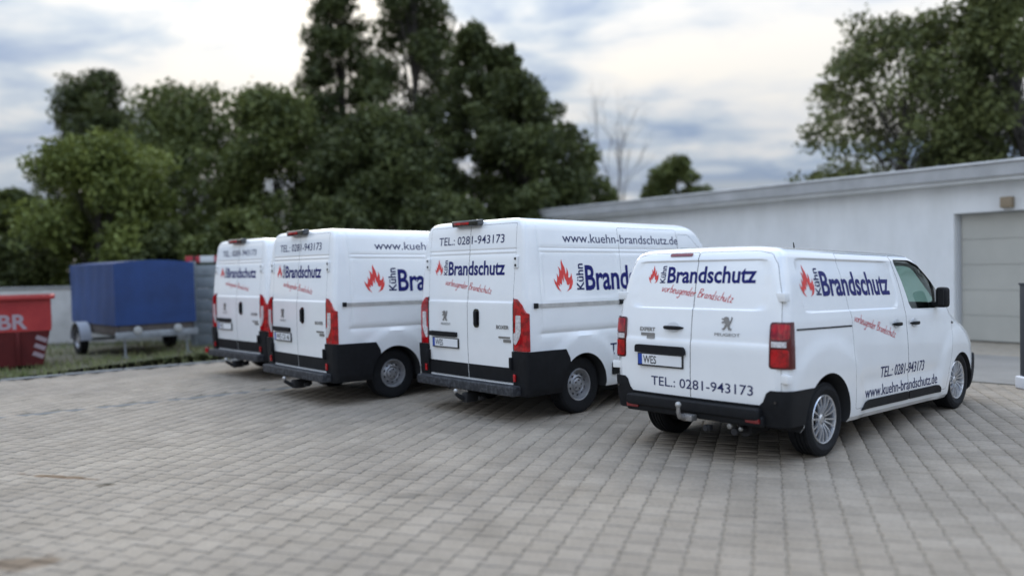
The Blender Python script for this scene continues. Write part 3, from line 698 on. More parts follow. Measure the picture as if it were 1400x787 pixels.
        add('slogan_lettering', lettering(K, '', 'rear', 0.388, 1.504, 0.800, 0.082, redink2, ang=-0.122, vf=SLOGAN))
        add('phone_lettering', lettering(K, 'TEL.: 0281-943173', 'rear', 0.46, 0.602, 1.10, 0.085, ink, 0.004))
        add('flame_logo', logo(K, FLAME, 'side', -0.405, 1.458, 0.255, 0.290, redink))
        add('name_lettering', lettering(K, 'Kühn', 'side', -0.045, 1.474, 0.245, 0.088, ink, 0.02, up_=True))
        add('name_lettering', lettering(K, 'Brandschutz', 'side', -0.018, 1.472, 1.425, 0.213, navy, 0.024))
        add('slogan_lettering', lettering(K, '', 'side', 0.49, 1.222, 0.93, 0.090, redink2, ang=-0.215, vf=SLOGAN))
        add('phone_lettering', lettering(K, 'TEL.: 0281-943173', 'side', 1.06, 0.640, 1.09, 0.108, ink, 0.004))
        add('web_lettering', lettering(K, 'www.kuehn-brandschutz.de', 'side', 0.72, 0.466, 1.80, 0.108, ink, 0.004))
        add('emblem', logo(K, LION, 'rear', -0.318, 1.165, 0.110, 0.118, badge, -1, 0.003, 0.008))
        add('badge_lettering', lettering(K, 'PEUGEOT', 'rear', -0.252, 1.108, 0.255, 0.026, badge, 0.01, lift=0.006))
        add('badge_lettering', lettering(K, 'EXPERT', 'rear', 0.612, 1.118, 0.190, 0.036, badge, 0.03, lift=0.006))
        for a, z, wd, hh in ((0.595, 1.102, 0.17, 0.028), (0.520, 1.074, 0.095, 0.028)):
            add('badge_plate', patch(K, round_poly([(a, z), (a - wd, z), (a - wd, z - hh), (a, z - hh)], 0.006, 2), 'rear', badge, 0.0, 0.007))
        add('plate_light_bar', patch(K, round_poly([(0.648, 0.985), (0.075, 0.985), (0.050, 0.955), (0.050, 0.910), (0.648, 0.910)], [0.03, 0.03, 0.03, 0.01, 0.01], 3), 'rear', trim, -0.004, 0.038))
        plate_at = (0.34, 0.842)
        for s in (1, -1):
            for zc in (1.460, 0.765):
                bm = bmesh.new(); yy = 0.868 if zc > 1 else 0.915; p = K.hit('rear', s * (yy - 0.01), zc)
                add_box(bm, (p.x + 0.006, s * yy, zc), (0.060, 0.118, 0.074), Matrix.Rotation(s * 0.35, 3, 'Z'), 0.008, 2); hg = add('hinge', to_mesh(bm, 'hinge', paint))
                bm = bmesh.new(); add_box(bm, (p.x + 0.012, s * (yy + 0.022), zc), (0.075, 0.010, 0.040), Matrix.Rotation(s * 0.35, 3, 'Z')); add('hinge_gap', to_mesh(bm, 'hp', gap), hg)  # dark strip standing in for the shadowed gap at the hinge's outer edge
        brk = round_poly([(0.335, 1.866), (0.075, 1.866), (0.075, 1.838), (0.335, 1.838)], 0.013, 3)
        add('brake_light', patch(K, brk, 'rear', darkred, -0.004, 0.014, 0.05))
        add('door_rail', patch(K, [(-0.575, 1.188), (0.44, 1.188), (0.44, 1.172), (-0.575, 1.172)], 'side', gap, -0.001, 0.004, 0.1))
        m0 = [(0.615, 0.358), (0.72, 0.425), (0.80, 0.445), (1.742, 0.445), (1.745, 0.358)]; m1 = [(1.768, 0.358), (1.766, 0.445), (2.54, 0.445), (2.60, 0.41), (2.60, 0.358)]
        for q in (m0, m1): add('side_moulding', patch(K, round_poly(q, 0.02, 3), 'side', trim, -0.002, 0.016, 0.1))
        def pull(plane, a, z, wd):
            p = K.hit(plane, a, z); bm = bmesh.new(); ax = Vector((0, -1, 0)) if plane == 'side' else Vector((-1, 0, 0)); al = Vector((1, 0, 0)) if plane == 'side' else Vector((0, 1, 0))
            n = 12; rows = []
            for i in range(n + 1):
                t = i / n * 2 - 1; rr = 0.019 * max(0.05, (1 - abs(t) ** 4)) ** 0.5; c = p + al * (t * wd / 2) + ax * (0.030 * (1 - t ** 4) + 0.004)
                rows.append([bm.verts.new(c + Vector((0, 0, 1)) * (rr * math.sin(2 * math.pi * k / 10)) + ax * (0.6 * rr * math.cos(2 * math.pi * k / 10))) for k in range(10)])
            for A, B in zip(rows, rows[1:]):
                for k in range(10): bm.faces.new((A[k], A[(k + 1) % 10], B[(k + 1) % 10], B[k]))
            recalc(bm); hd = add('door_handle', to_mesh(bm, 'dh', trim))
            el = [(a + wd * 0.30 * math.cos(t), z + 0.005 + 0.048 * math.sin(t)) for t in np.linspace(0, 2 * math.pi, 20, endpoint=False)]
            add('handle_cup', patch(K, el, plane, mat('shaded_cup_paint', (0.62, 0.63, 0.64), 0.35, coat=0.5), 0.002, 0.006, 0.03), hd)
        pull('rear', 0.205, 1.162, 0.235); pull('side', 1.44, 1.163, 0.21); pull('side', 1.885, 1.160, 0.21)
        # roof aerial, roof strip, side repeater, window frame trim
        bm = bmesh.new(); add_tube(bm, [(1.15, 0, 1.90), (1.12, 0, 2.02)], [0.012, 0.005], 8); add('aerial', to_mesh(bm, 'ae', trim))
        bm = bmesh.new(); add_box(bm, (0.55, 0.35, 1.945), (0.06, 0.85, 0.022), None, 0.006); add_box(bm, (0.55, 0.0, 1.928), (0.05, 0.05, 0.04)); add_box(bm, (0.55, 0.7, 1.918), (0.05, 0.05, 0.06)); add('roof_bar', to_mesh(bm, 'rb', darkmetal))
        bm = bmesh.new(); p = K.hit('side', 2.98, 1.13); add_box(bm, p, (0.055, 0.012, 0.026), None, 0.004); add('side_repeater', to_mesh(bm, 'sr', blackgloss))
        add('quarter_trim', patch(K, [(2.56, 1.575), (2.82, 1.39), (2.79, 1.30), (2.50, 1.302)], 'side', blackgloss, -0.016, 0.014, 0.05))
        mx, mz = 2.50, 1.405
        ty0, tz0, tx = 0.0, 0.455, -1.0
    # door mirrors
    for s in (-1, 1):
        p = K.hit('side', mx, mz - 0.06, s); bm = bmesh.new(); y0 = p.y
        hh, mo, mw = (0.40, 0.155, 0.215) if tall else (0.225, 0.090, 0.115)
        add_box(bm, (mx - 0.02, y0 + s * mo, mz + (0.02 if not tall else 0.08)), (0.13, mw, hh), Matrix.Rotation(s * 0.18, 3, 'Z'), 0.052 if tall else 0.048, 4)
        add_box(bm, (mx, y0 + s * 0.03, mz - 0.06), (0.09, 0.16, 0.06), None, 0.02); M_ = add('door_mirror', to_mesh(bm, 'mir', trim))
        bm = bmesh.new(); add_box(bm, (mx - 0.088, y0 + s * (mo + 0.003), mz + (0.02 if not tall else 0.08)), (0.006, mw - 0.05, hh - 0.06), Matrix.Rotation(s * 0.18, 3, 'Z'), 0.0); add('mirror_glass', to_mesh(bm, 'mg', darkmetal), M_)
    # tow hitch
    bm = bmesh.new()
    if tall:
        add_tube(bm, [(-0.80, ty0, tz0 - 0.07), (-0.98, ty0, tz0 - 0.085), (-1.10, ty0, tz0 - 0.075), (-1.18, ty0, tz0 - 0.03), (tx, ty0, tz0 - 0.01)], [0.04, 0.045, 0.032, 0.024, 0.018], 10); mm = darkmetal
        add_box(bm, (-1.0, ty0 - 0.02, tz0 - 0.07), (0.18, 0.10, 0.12), None, 0.02)
    else:
        add_tube(bm, [(-0.78, ty0, tz0 - 0.110), (-0.90, ty0, tz0 - 0.108), (-0.975, ty0 + 0.0, tz0 - 0.090), (tx, ty0, tz0 - 0.05), (tx, ty0, tz0)], [0.034, 0.034, 0.026, 0.019, 0.017], 10); mm = mat('tow_steel', (0.34, 0.33, 0.32), 0.4, metal=0.7, var=0.3, vscale=40)
        add_box(bm, (-0.88, ty0 - 0.03, tz0 - 0.105), (0.09, 0.12, 0.060), None, 0.012)
    T_ = add('tow_hitch', to_mesh(bm, 'tow', mm))
    bm = bmesh.new(); bmesh.ops.create_uvsphere(bm, u_segments=16, v_segments=10, radius=0.028); bmesh.ops.translate(bm, vec=(tx, ty0, tz0 + 0.02), verts=bm.verts)
    add('tow_ball', to_mesh(bm, 'ball', mat('ball_steel', (0.42, 0.41, 0.39), 0.4, metal=0.5)), T_)
    bm = bmesh.new(); sx = (-0.95, -0.22, 0.215) if tall else (-0.83, -0.20, 0.27)
    add_box(bm, sx, (0.06, 0.07, 0.05), None, 0.01); add_tube(bm, [(sx[0], sx[1], sx[2]), (sx[0] - 0.045, sx[1], sx[2])], 0.026, 12); add('trailer_socket', to_mesh(bm, 'sock', darkmetal))
    ex = -0.45 if not tall else 0.62; bm = bmesh.new()
    add_tube(bm, [(-0.2, ex, 0.27), (-0.72, ex, 0.265), (-0.80, ex, 0.262)], 0.032, 12); add_tube(bm, [(-0.62, ex + 0.0, 0.275), (-0.3, ex, 0.275)], 0.075, 12); add('exhaust', to_mesh(bm, 'exh', darkmetal))
    if not tall:
        for yy, q, dz in ((-0.40, 0.024, 0.0), (-0.51, 0.016, -0.012)):
            bm = bmesh.new(); add_lathe(bm, [(0.001, 0), (q, 0.004), (q + 0.004, 0.02)], 14, 'z', (0, 0, 0))
            for v in bm.verts: v.co = Vector((-0.80 + v.co.z, yy + v.co.x, 0.305 + v.co.y + dz))
            add('exhaust_tip', to_mesh(bm, 'tip', mat('tip_steel', (0.30, 0.30, 0.29), 0.35, metal=0.8)))
    # plate
    ya, zc = plate_at; p0 = K.hit('rear', ya, zc)
    bm = bmesh.new(); add_box(bm, (p0.x - 0.012, ya, zc), (0.016, 0.535, 0.125), None, 0.006); Pl = add('number_plate', to_mesh(bm, 'pl', platek))
    bm = bmesh.new(); add_box(bm, (p0.x - 0.0215, ya - 0.022, zc + 0.004), (0.004, 0.462, 0.100)); add('plate_field', to_mesh(bm, 'pf', platew), Pl)
    bm = bmesh.new(); add_box(bm, (p0.x - 0.0215, ya + 0.233, zc + 0.004), (0.004, 0.046, 0.100)); add('country_band', to_mesh(bm, 'pb', plateb), Pl)
    # rake: the empty vans sit nose-down
    done = set()
    for o, rk in parts:
        if rk and o.data.name not in done:
            done.add(o.data.name)
            for v in o.data.vertices: v.co.z -= S['drop'] * v.co.x
    return K, (p0.x, ya, zc)
def plate_text(root, pl, s, S):
    x, ya, zc = pl; v, f = text2d(s, 0.012); x0 = min(a for a, b in v); x1 = max(a for a, b in v); bm = bmesh.new(); wd = min(0.42, 0.052 * len(s))
    vs = [bm.verts.new((x - 0.0245, ya + 0.195 - (a - x0) * wd / (x1 - x0), zc - 0.032 + b * 0.072 / CAP - S['drop'] * x)) for a, b in v]
    for q in f: bm.faces.new([vs[k] for k in q])
    np_ = [c for c in root.children if c.name.startswith('number_plate')][0]
    return obj('plate_lettering', to_mesh(bm, 'pt', platek, False), np_)
def copy_tree(o, parent=None):
    c = link(o.copy()); c.parent = parent
    for ch in list(o.children): copy_tree(ch, c)
    return c

POSE = [(2.229, 8.094, 42.45), (0.171, 10.587, 41.84), (-2.29, 12.076, 40.81), (-4.058, 14.744, 44.07)]
def pose(o, i): o.location = (POSE[i][0], POSE[i][1], 0); o.rotation_euler = (0, 0, R(POSE[i][2]))
small = empty('panel_van', (0, 0, 0)); Ks, pls = build_van(SMALL, small, False)
plate_text(small, pls, 'WES', SMALL)
tall = empty('panel_van', (0, 0, 0)); Kt, plt = build_van(TALL, tall, True)
tall2, tall3 = copy_tree(tall), copy_tree(tall)
plate_text(tall, plt, 'WES', TALL); plate_text(tall2, plt, 'WES CK 46', TALL); plate_text(tall3, plt, 'WES', TALL)
GV = 'company vans parked nose to the low building'
for i, (o, lb) in enumerate(((small, 'lower white panel van with alloy wheels, last in the row by the garage'),
                             (tall, 'tall white panel van with steel wheels, parked beside the lower van with alloy wheels'),
                             (tall2, 'tall white panel van with its full number plate, middle one of the three tall vans'),
                             (tall3, 'tall white panel van next to the grass verge, red marker lamp on its bumper'))):
    pose(o, i); tag(o, lb, 'van', GV)
# marker lamp on a stalk, only on the last van
bm = bmesh.new(); add_tube(bm, [(-1.02, 0.95, 0.40), (-1.03, 1.06, 0.41), (-1.03, 1.16, 0.42)], [0.012, 0.014, 0.02], 8)
mk = obj('lamp_stalk', to_mesh(bm, 'st', trim), tall3)
bm = bmesh.new(); add_box(bm, (-1.06, 1.03, 0.41), (0.06, 0.07, 0.10), None, 0.02, 3); obj('marker_lamp', to_mesh(bm, 'ml', redlens), mk)

# ------------------------------------------------------------------ ground, paving, apron, verge
DIRV = Vector((math.cos(R(42.3)), math.sin(R(42.3)))); ALONG = Vector((-DIRV.y, DIRV.x))     # towards the building / along its front, to the far end
def yard(d, e, z=0.0): p = DIRV * d + ALONG * e; return Vector((p.x, p.y, z))
def sheet(name, pts, z, m, kind='structure', thick=0.0):
    bm = bmesh.new(); vs = [bm.verts.new((p[0], p[1], z)) for p in pts]; f = bm.faces.new(vs)
    if f.normal.z < 0: f.normal_flip()
    bm.normal_update()
    if f.normal.z < 0: f.normal_flip()
    return tag(obj(name, to_mesh(bm, name, m, False)), kind=kind)
soil = mat('ground_soil', (0.085, 0.090, 0.045), 0.95, col2=(0.15, 0.125, 0.08), vscale=0.35, bump=0.5, bscale=3)
sheet('ground', [(-900, -300), (900, -300), (900, 1500), (-900, 1500)], -0.030, soil)
def paver_mat(name, base, c2, stains=True, perstone=True):
    m = bpy.data.materials.new(name); m.use_nodes = True; nt = m.node_tree; N = nt.nodes.new; L = nt.links.new; b = nt.nodes['Principled BSDF']
    b.inputs['Roughness'].default_value = 0.82
    geo = N('ShaderNodeNewGeometry'); oi = N('ShaderNodeObjectInfo')
    ad = N('ShaderNodeMath'); ad.operation = 'ADD'; L(geo.outputs['Random Per Island'], ad.inputs[0]); L(oi.outputs['Random'], ad.inputs[1])
    fr = N('ShaderNodeMath'); fr.operation = 'FRACT'; L(ad.outputs[0], fr.inputs[0])
    r = N('ShaderNodeValToRGB'); r.color_ramp.elements[0].color = (*base, 1); r.color_ramp.elements[1].color = (*c2, 1)
    if perstone: L(fr.outputs[0], r.inputs[0])
    else: r.inputs[0].default_value = 0.5
    cur = r.outputs[0]
    def mul(cur, scale, lo, hi, a, c, det=5, loc=(0, 0, 0)):
        mp = N('ShaderNodeMapping'); mp.inputs['Location'].default_value = loc; L(geo.outputs['Position'], mp.inputs[0])
        n = N('ShaderNodeTexNoise'); n.inputs['Scale'].default_value = scale; n.inputs['Detail'].default_value = det; n.inputs['Roughness'].default_value = 0.6; L(mp.outputs[0], n.inputs['Vector'])
        rr = N('ShaderNodeValToRGB'); rr.color_ramp.elements[0].position = lo; rr.color_ramp.elements[1].position = hi
        rr.color_ramp.elements[0].color = (*a, 1); rr.color_ramp.elements[1].color = (*c, 1); L(n.outputs[0], rr.inputs[0])
        mx = N('ShaderNodeMix'); mx.data_type = 'RGBA'; mx.blend_type = 'MULTIPLY'; mx.inputs[0].default_value = 1; L(cur, mx.inputs[6]); L(rr.outputs[0], mx.inputs[7]); return mx.outputs[2]
    cur = mul(cur, 0.45, 0.33, 0.62, (0.80, 0.80, 0.81), (1.05, 1.04, 1.03))
    cur = mul(cur, 2.2, 0.30, 0.60, (0.84, 0.83, 0.81), (1.04, 1.04, 1.04), 6, (4, 2, 0))
    cur = mul(cur, 38.0, 0.25, 0.75, (0.80, 0.80, 0.80), (1.15, 1.15, 1.15), 3)
    if stains:      # rust and oil marks lying on the stones
        for (px, py), (sx, sy), rotz, c in (((75, 651), (0.85, 0.10), -0.30, (0.55, 0.42, 0.30)), ((148, 662), (0.16, 0.10), 0.0, (0.45, 0.43, 0.38)), ((20, 770), (0.55, 0.25), 0.2, (0.62, 0.52, 0.42)), ((560, 676), (0.30, 0.14), 0.3, (0.72, 0.72, 0.72))):
            p = ground_at(px, py); mp = N('ShaderNodeMapping'); mp.vector_type = 'TEXTURE'; mp.inputs['Location'].default_value = (p.x, p.y, 0); mp.inputs['Rotation'].default_value = (0, 0, rotz)
            mp.inputs['Scale'].default_value = (sx, sy, 1); L(geo.outputs['Position'], mp.inputs[0])
            ns = N('ShaderNodeTexNoise'); ns.inputs['Scale'].default_value = 6.0; L(geo.outputs['Position'], ns.inputs['Vector'])
            ln = N('ShaderNodeVectorMath'); ln.operation = 'LENGTH'; L(mp.outputs[0], ln.inputs[0])
            a2 = N('ShaderNodeMath'); a2.operation = 'ADD'; L(ln.outputs['Value'], a2.inputs[0]); L(ns.outputs[0], a2.inputs[1])
            rr = N('ShaderNodeValToRGB'); rr.color_ramp.elements[0].position = 0.75; rr.color_ramp.elements[1].position = 1.35
            rr.color_ramp.elements[0].color = (*c, 1); rr.color_ramp.elements[1].color = (1, 1, 1, 1); dv = N('ShaderNodeMath'); dv.operation = 'MULTIPLY'; dv.inputs[1].default_value = 0.9
            L(a2.outputs[0], dv.inputs[0]); L(dv.outputs[0], rr.inputs[0])
            mx = N('ShaderNodeMix'); mx.data_type = 'RGBA'; mx.blend_type = 'MULTIPLY'; mx.inputs[0].default_value = 1; L(cur, mx.inputs[6]); L(rr.outputs[0], mx.inputs[7]); cur = mx.outputs[2]
    L(cur, b.inputs['Base Color'])
    n2 = N('ShaderNodeTexNoise'); n2.inputs['Scale'].default_value = 70; n2.inputs['Detail'].default_value = 5; L(geo.outputs['Position'], n2.inputs['Vector'])
    bp = N('ShaderNodeBump'); bp.inputs['Strength'].default_value = 0.35; bp.inputs['Distance'].default_value = 0.01; L(n2.outputs[0], bp.inputs['Height']); L(bp.outputs[0], b.inputs['Normal'])
    return m
stone = paver_mat('paver_concrete', (0.258, 0.219, 0.171), (0.305, 0.260, 0.205))
joint = mat('joint_sand', (0.165, 0.142, 0.110), 0.95, col2=(0.120, 0.110, 0.075), vscale=3, bump=0.4, bscale=80)
farpave = paver_mat('far_paving', (0.21, 0.205, 0.19), (0.27, 0.26, 0.25), False, False)
concrete = mat('apron_concrete', (0.170, 0.158, 0.140), 0.85, col2=(0.235, 0.220, 0.196), vscale=0.7, bump=0.3, bscale=40)
beige = mat('gravel_strip', (0.25, 0.215, 0.165), 0.95, col2=(0.33, 0.285, 0.225), vscale=5, bump=0.6, bscale=60)
E0, E1 = Vector((-8.99, 14.25)), Vector((-6.07, 16.40)); EN = (E1 - E0).normalized(); EP = Vector((-EN.y, EN.x))       # edge of the paving towards the verge
def edge(t, o=0.0): p = E0 + EN * t + EP * o; return (p.x, p.y)
BANG = R(37.0); DIRB = Vector((math.cos(BANG), math.sin(BANG))); ALB = Vector((-DIRB.y, DIRB.x))
def byard(d, e, z=0.0): p = DIRB * d + ALB * e; return Vector((p.x, p.y, z))
BASE = ground_at(1340, 468).xy; D_WALL = BASE.dot(DIRB)
D_PAVE, D_GRAVEL = 12.75, 16.3
pv = [edge(-30, -0.02), edge(11.5, -0.02), tuple(yard(D_PAVE, 20).xy), tuple(yard(D_PAVE, -30).xy), (20, -20), (-30, -20)]
pav = sheet('pavement', pv, -0.010, joint)
sheet('concrete_apron', [tuple(yard(D_PAVE + 0.02, 20).xy), tuple(yard(D_GRAVEL, 20).xy), tuple(yard(D_GRAVEL, -30).xy), tuple(yard(D_PAVE + 0.02, -30).xy)], -0.004, concrete)
sheet('gravel_path', [tuple(yard(D_GRAVEL + 0.01, 20).xy), tuple(yard(25, 20).xy), tuple(yard(25, -30).xy), tuple(yard(D_GRAVEL + 0.01, -30).xy)], -0.007, beige)
# double-T stones laid in columns
PV = Vector((math.sin(R(17.3)), math.cos(R(17.3)))); PU = Vector((PV.y, -PV.x)); PW, PL_ = 0.198, 0.205
def stone_pts(w, l, k):
    """bone-shaped outline: waisted on two sides so that neighbours lock"""
    a, b = w / 2, l / 2; return [(-a - k, -b), (a + k, -b), (a + k, -b * 0.42), (a - k, -b * 0.12), (a - k, b * 0.12), (a + k, b * 0.42), (a + k, b), (-a - k, b), (-a - k, b * 0.42), (-a + k, b * 0.12), (-a + k, -b * 0.12), (-a - k, -b * 0.42)]
top = np.array(stone_pts(PW - 0.030, PL_ - 0.026, 0.007)); rimp = np.array(stone_pts(PW - 0.011, PL_ - 0.009, 0.007))
SV = np.concatenate([np.c_[top, np.full(12, 0.0)], np.c_[rimp, np.full(12, -0.008)], np.c_[rimp, np.full(12, -0.05)]])
SF = [list(range(12))] + [[k + 12, (k + 1) % 12 + 12, (k + 1) % 12, k] for k in range(12)] + [[k + 24, (k + 1) % 12 + 24, (k + 1) % 12 + 12, k + 12] for k in range(12)]
rot2 = np.array([[PU.x, PV.x], [PU.y, PV.y]])
me = bpy.data.meshes.new('paver'); me.from_pydata(SV.tolist(), [], SF); me.materials.append(stone); me.update()
cells = []
for i in range(-70, 76):
    for j in range(4, 100):
        x, y = PU * (i * PW) + PV * ((j + 0.5 * (i % 2)) * PL_)
        if y < 2.2 or abs(x) > 0.70 * y + 1.6: continue
        if Vector((x, y)).dot(DIRV) > D_PAVE - 0.12 or (Vector((x, y)) - E0).dot(EP) > -0.14: continue
        g = (Vector((x, y)) - Vector((-6.65, 10.5))).dot(Vector((-0.5587, 0.8294)))
        if -0.09 < g < 0.09: continue                      # the drainage channel runs here
        d = Vector((x, y, -CAMH)); z = d.dot(fwd); u, v = d.dot(r2) / z * FPX + 700, 393.5 - d.dot(u2) / z * FPX
        cells.append((z if (-8 < u < 1408 and 400 < v < 795) else 1e3 + z, x, y))
cells.sort(); allv, allf = [], []; ang = math.atan2(PU.y, PU.x)
for n, (z, x, y) in enumerate(cells):
    dz = RNG.uniform(-0.003, 0.002); tl = RNG.normal(0, 0.004, 2)
    if n < 300:
        o = link(bpy.data.objects.new('paver', me)); o.parent = pav; o.location = (x, y, dz); o.rotation_euler = (tl[0], tl[1], ang + RNG.normal(0, 0.008))
    else:
        q = SV.copy(); q[:, 2] += dz + q[:, 0] * tl[0] + q[:, 1] * tl[1]; q[:, :2] = q[:, :2] @ rot2.T + np.array([x, y]); b = len(allv) * 36
        allv.append(q); allf.append(n)
Vv = np.concatenate(allv); nst = len(allv); base_i = np.arange(nst) * 36
mesh = bpy.data.meshes.new('pavers'); loops = np.concatenate([np.array([q for f in SF for q in f])] ); lens = np.array([len(f) for f in SF])
L_idx = (base_i[:, None] + loops[None, :]).ravel(); mesh.vertices.add(len(Vv)); mesh.vertices.foreach_set('co', Vv.ravel()); mesh.loops.add(len(L_idx)); mesh.loops.foreach_set('vertex_index', L_idx)
tot = np.tile(lens, nst); st = np.concatenate([[0], np.cumsum(tot)[:-1]]); mesh.polygons.add(len(tot)); mesh.polygons.foreach_set('loop_start', st); mesh.polygons.foreach_set('loop_total', tot)
mesh.update(calc_edges=True); mesh.validate(); mesh.materials.append(stone); tag(obj('pavers', mesh, pav), kind='stuff')
# drainage channel and kerb edging
bm = bmesh.new(); c0 = Vector((-6.65, 10.5)); cd = Vector((0.8294, 0.5587))
A = c0 - cd * 6; B = c0 + cd * 5.2
def bar(bm, A, B, w, z0, z1, bev=0.006):
    d = (B - A); add_box(bm, ((A.x + B.x) / 2, (A.y + B.y) / 2, (z0 + z1) / 2), (d.length, w, z1 - z0), Matrix.Rotation(math.atan2(d.y, d.x), 3, 'Z'), bev, 1)
bar(bm, A, B, 0.15, -0.06, -0.006); ch = tag(obj('drainage_channel', to_mesh(bm, 'ch', mat('channel_concrete', (0.15, 0.15, 0.145), 0.9, var=0.15, vscale=8))), kind='structure')
nk = 0; kerb = None; km = mat('kerb_concrete', (0.27, 0.265, 0.25), 0.9, var=0.12, vscale=4, bump=0.3, bscale=50)
kr = tag(empty('kerb', (0, 0, 0)), kind='structure')
for k in range(-8, 12):
    bm = bmesh.new(); bar(bm, Vector(edge(k * 1.0 + 0.006, 0.05)), Vector(edge(k * 1.0 + 0.994, 0.05)), 0.08, -0.12, 0.022 + RNG.uniform(-0.004, 0.004), 0.012)
    obj('kerb_stone', to_mesh(bm, 'ks', km), kr)
# grass on the verge
gm = mat('grass_blades', (0.120, 0.155, 0.045), 0.7, col2=(0.26, 0.245, 0.115), vscale=0.9, coords='Object', lo=0.38, hi=0.66)
n = 34000; t = RNG.uniform(-14, 14, n); o_ = 0.12 + RNG.uniform(0, 1, n) ** 1.5 * 9.0
P0 = np.array([E0.x, E0.y]) + t[:, None] * np.array(EN) + o_[:, None] * np.array(EP)
P0 = P0[(P0 @ np.array(DIRV)) < 20.5]; n = len(P0)
keep = RNG.uniform(0, 1, n) < 0.55 + 0.45 * np.sin(P0[:, 0] * 1.3 + np.sin(P0[:, 1] * 0.9) * 2); P0 = P0[keep]; n = len(P0)
a = RNG.uniform(0, 2 * np.pi, n); hgt = RNG.uniform(0.04, 0.13, n); w = 0.012; lean = RNG.normal(0, 0.035, (n, 2))
dx, dy = np.cos(a) * w, np.sin(a) * w; zz = np.full(n, -0.03)
V = np.stack([np.c_[P0[:, 0] - dx, P0[:, 1] - dy, zz], np.c_[P0[:, 0] + dx, P0[:, 1] + dy, zz], np.c_[P0 + lean, hgt]], 1).reshape(-1, 3)
def tri_mesh(name, V, m, k=3):
    me = bpy.data.meshes.new(name); nf = len(V) // k; me.vertices.add(len(V)); me.vertices.foreach_set('co', np.asarray(V, dtype=np.float32).ravel()); me.loops.add(nf * k); me.loops.foreach_set('vertex_index', np.arange(nf * k))
    me.polygons.add(nf); me.polygons.foreach_set('loop_start', np.arange(nf) * k); me.polygons.foreach_set('loop_total', np.full(nf, k)); me.update(calc_edges=True); me.materials.append(m); return me
tag(obj('grass', tri_mesh('grass', V, gm)), 'short patchy grass on the verge under the trailer', 'grass', kind='stuff')

# ------------------------------------------------------------------ low white building with garage door
plaster = mat('white_plaster', (0.72, 0.73, 0.735), 0.9, col2=(0.79, 0.80, 0.80), vscale=0.8, bump=0.15, bscale=30)
def streaks(m):
    nt = m.node_tree; N = nt.nodes.new; L = nt.links.new; b = nt.nodes['Principled BSDF']; src = b.inputs['Base Color'].links[0].from_socket
    tc = N('ShaderNodeTexCoord'); mp = N('ShaderNodeMapping'); mp.inputs['Scale'].default_value = (1.2, 1.2, 0.3); L(tc.outputs['Object'], mp.inputs[0])
    n = N('ShaderNodeTexNoise'); n.inputs['Scale'].default_value = 1.6; n.inputs['Detail'].default_value = 7; n.inputs['Roughness'].default_value = 0.7; L(mp.outputs[0], n.inputs['Vector'])
    r = N('ShaderNodeValToRGB'); r.color_ramp.elements[0].position = 0.34; r.color_ramp.elements[1].position = 0.60; r.color_ramp.elements[0].color = (0.91, 0.91, 0.90, 1); r.color_ramp.elements[1].color = (1, 1, 1, 1); L(n.outputs[0], r.inputs[0])
    mx = N('ShaderNodeMix'); mx.data_type = 'RGBA'; mx.blend_type = 'MULTIPLY'; mx.inputs[0].default_value = 1; L(src, mx.inputs[6]); L(r.outputs[0], mx.inputs[7]); L(mx.outputs[2], b.inputs['Base Color'])
streaks(plaster)
fasc = mat('roof_fascia', (0.36, 0.36, 0.36), 0.7, col2=(0.46, 0.46, 0.46), vscale=1.5); streaks(fasc); bitumen = mat('roof_bitumen', (0.22, 0.22, 0.215), 0.9, var=0.2, vscale=2)
doorm = mat('grey_door', (0.43, 0.42, 0.375), 0.55, var=0.05, vscale=1.2); doorm2 = mat('reveal', (0.42, 0.43, 0.44), 0.85)
def ebox(bm, d0, d1, e0, e1, z0, z1, bev=0.0):
    c = byard((d0 + d1) / 2, (e0 + e1) / 2, (z0 + z1) / 2); add_box(bm, c, (d1 - d0, e1 - e0, z1 - z0), Matrix.Rotation(BANG, 3, 'Z'), bev, 2)
bl = empty('low_building', byard(D_WALL, 5, 0)); tag(bl, 'low white flat-roofed building with a grey garage door', 'building')
def bpart(name, bm, m, parent=None):
    me = to_mesh(bm, name, m, False); p = parent or bl; o = link(bpy.data.objects.new(name, me)); o.parent = p; o.matrix_parent_inverse = Matrix.Translation(-Vector(bl.location)); return o
k_ = ray(742, 290); E_L = (k_.xy * (D_WALL / k_.xy.dot(DIRB))).dot(ALB) - 0.4; k_ = ray(1304, 292); g0 = (k_.xy * (D_WALL / k_.xy.dot(DIRB))).dot(ALB); g1 = g0 - 3.6          # far end of the front; door from g0 towards the near side
D = D_WALL
bm = bmesh.new()
ebox(bm, D, D + 0.3, g0, E_L, 0, 3.28); ebox(bm, D, D + 0.3, -14, g1, 0, 3.28); ebox(bm, D, D + 0.3, g1 + 0.001, g0 - 0.001, 2.69, 3.28)
ebox(bm, D + 0.301, D + 9, E_L - 0.3, E_L, 0, 3.28); ebox(bm, D + 8.7, D + 9, -14, E_L - 0.301, 0, 3.28); ebox(bm, D + 0.301, D + 8.69, -14, -13.7, 0, 3.28)
bpart('wall', bm, plaster)
bm = bmesh.new(); ebox(bm, D - 0.38, D + 9.3, -14.4, E_L + 0.38, 3.36, 3.62, 0.02); rf = bpart('roof', bm, fasc)
bm = bmesh.new(); ebox(bm, D - 0.30, D + 9.2, -14.3, E_L + 0.30, 3.285, 3.36); bpart('soffit', bm, plaster, rf).matrix_parent_inverse = Matrix.Identity(4)
bm = bmesh.new(); ebox(bm, D - 0.41, D + 9.33, -14.43, E_L + 0.41, 3.622, 3.675, 0.015); bpart('roof_edge', bm, mat('roof_edge_metal', (0.60, 0.60, 0.60), 0.5, metal=0.3, var=0.1, vscale=3), rf).matrix_parent_inverse = Matrix.Identity(4)
gd = None
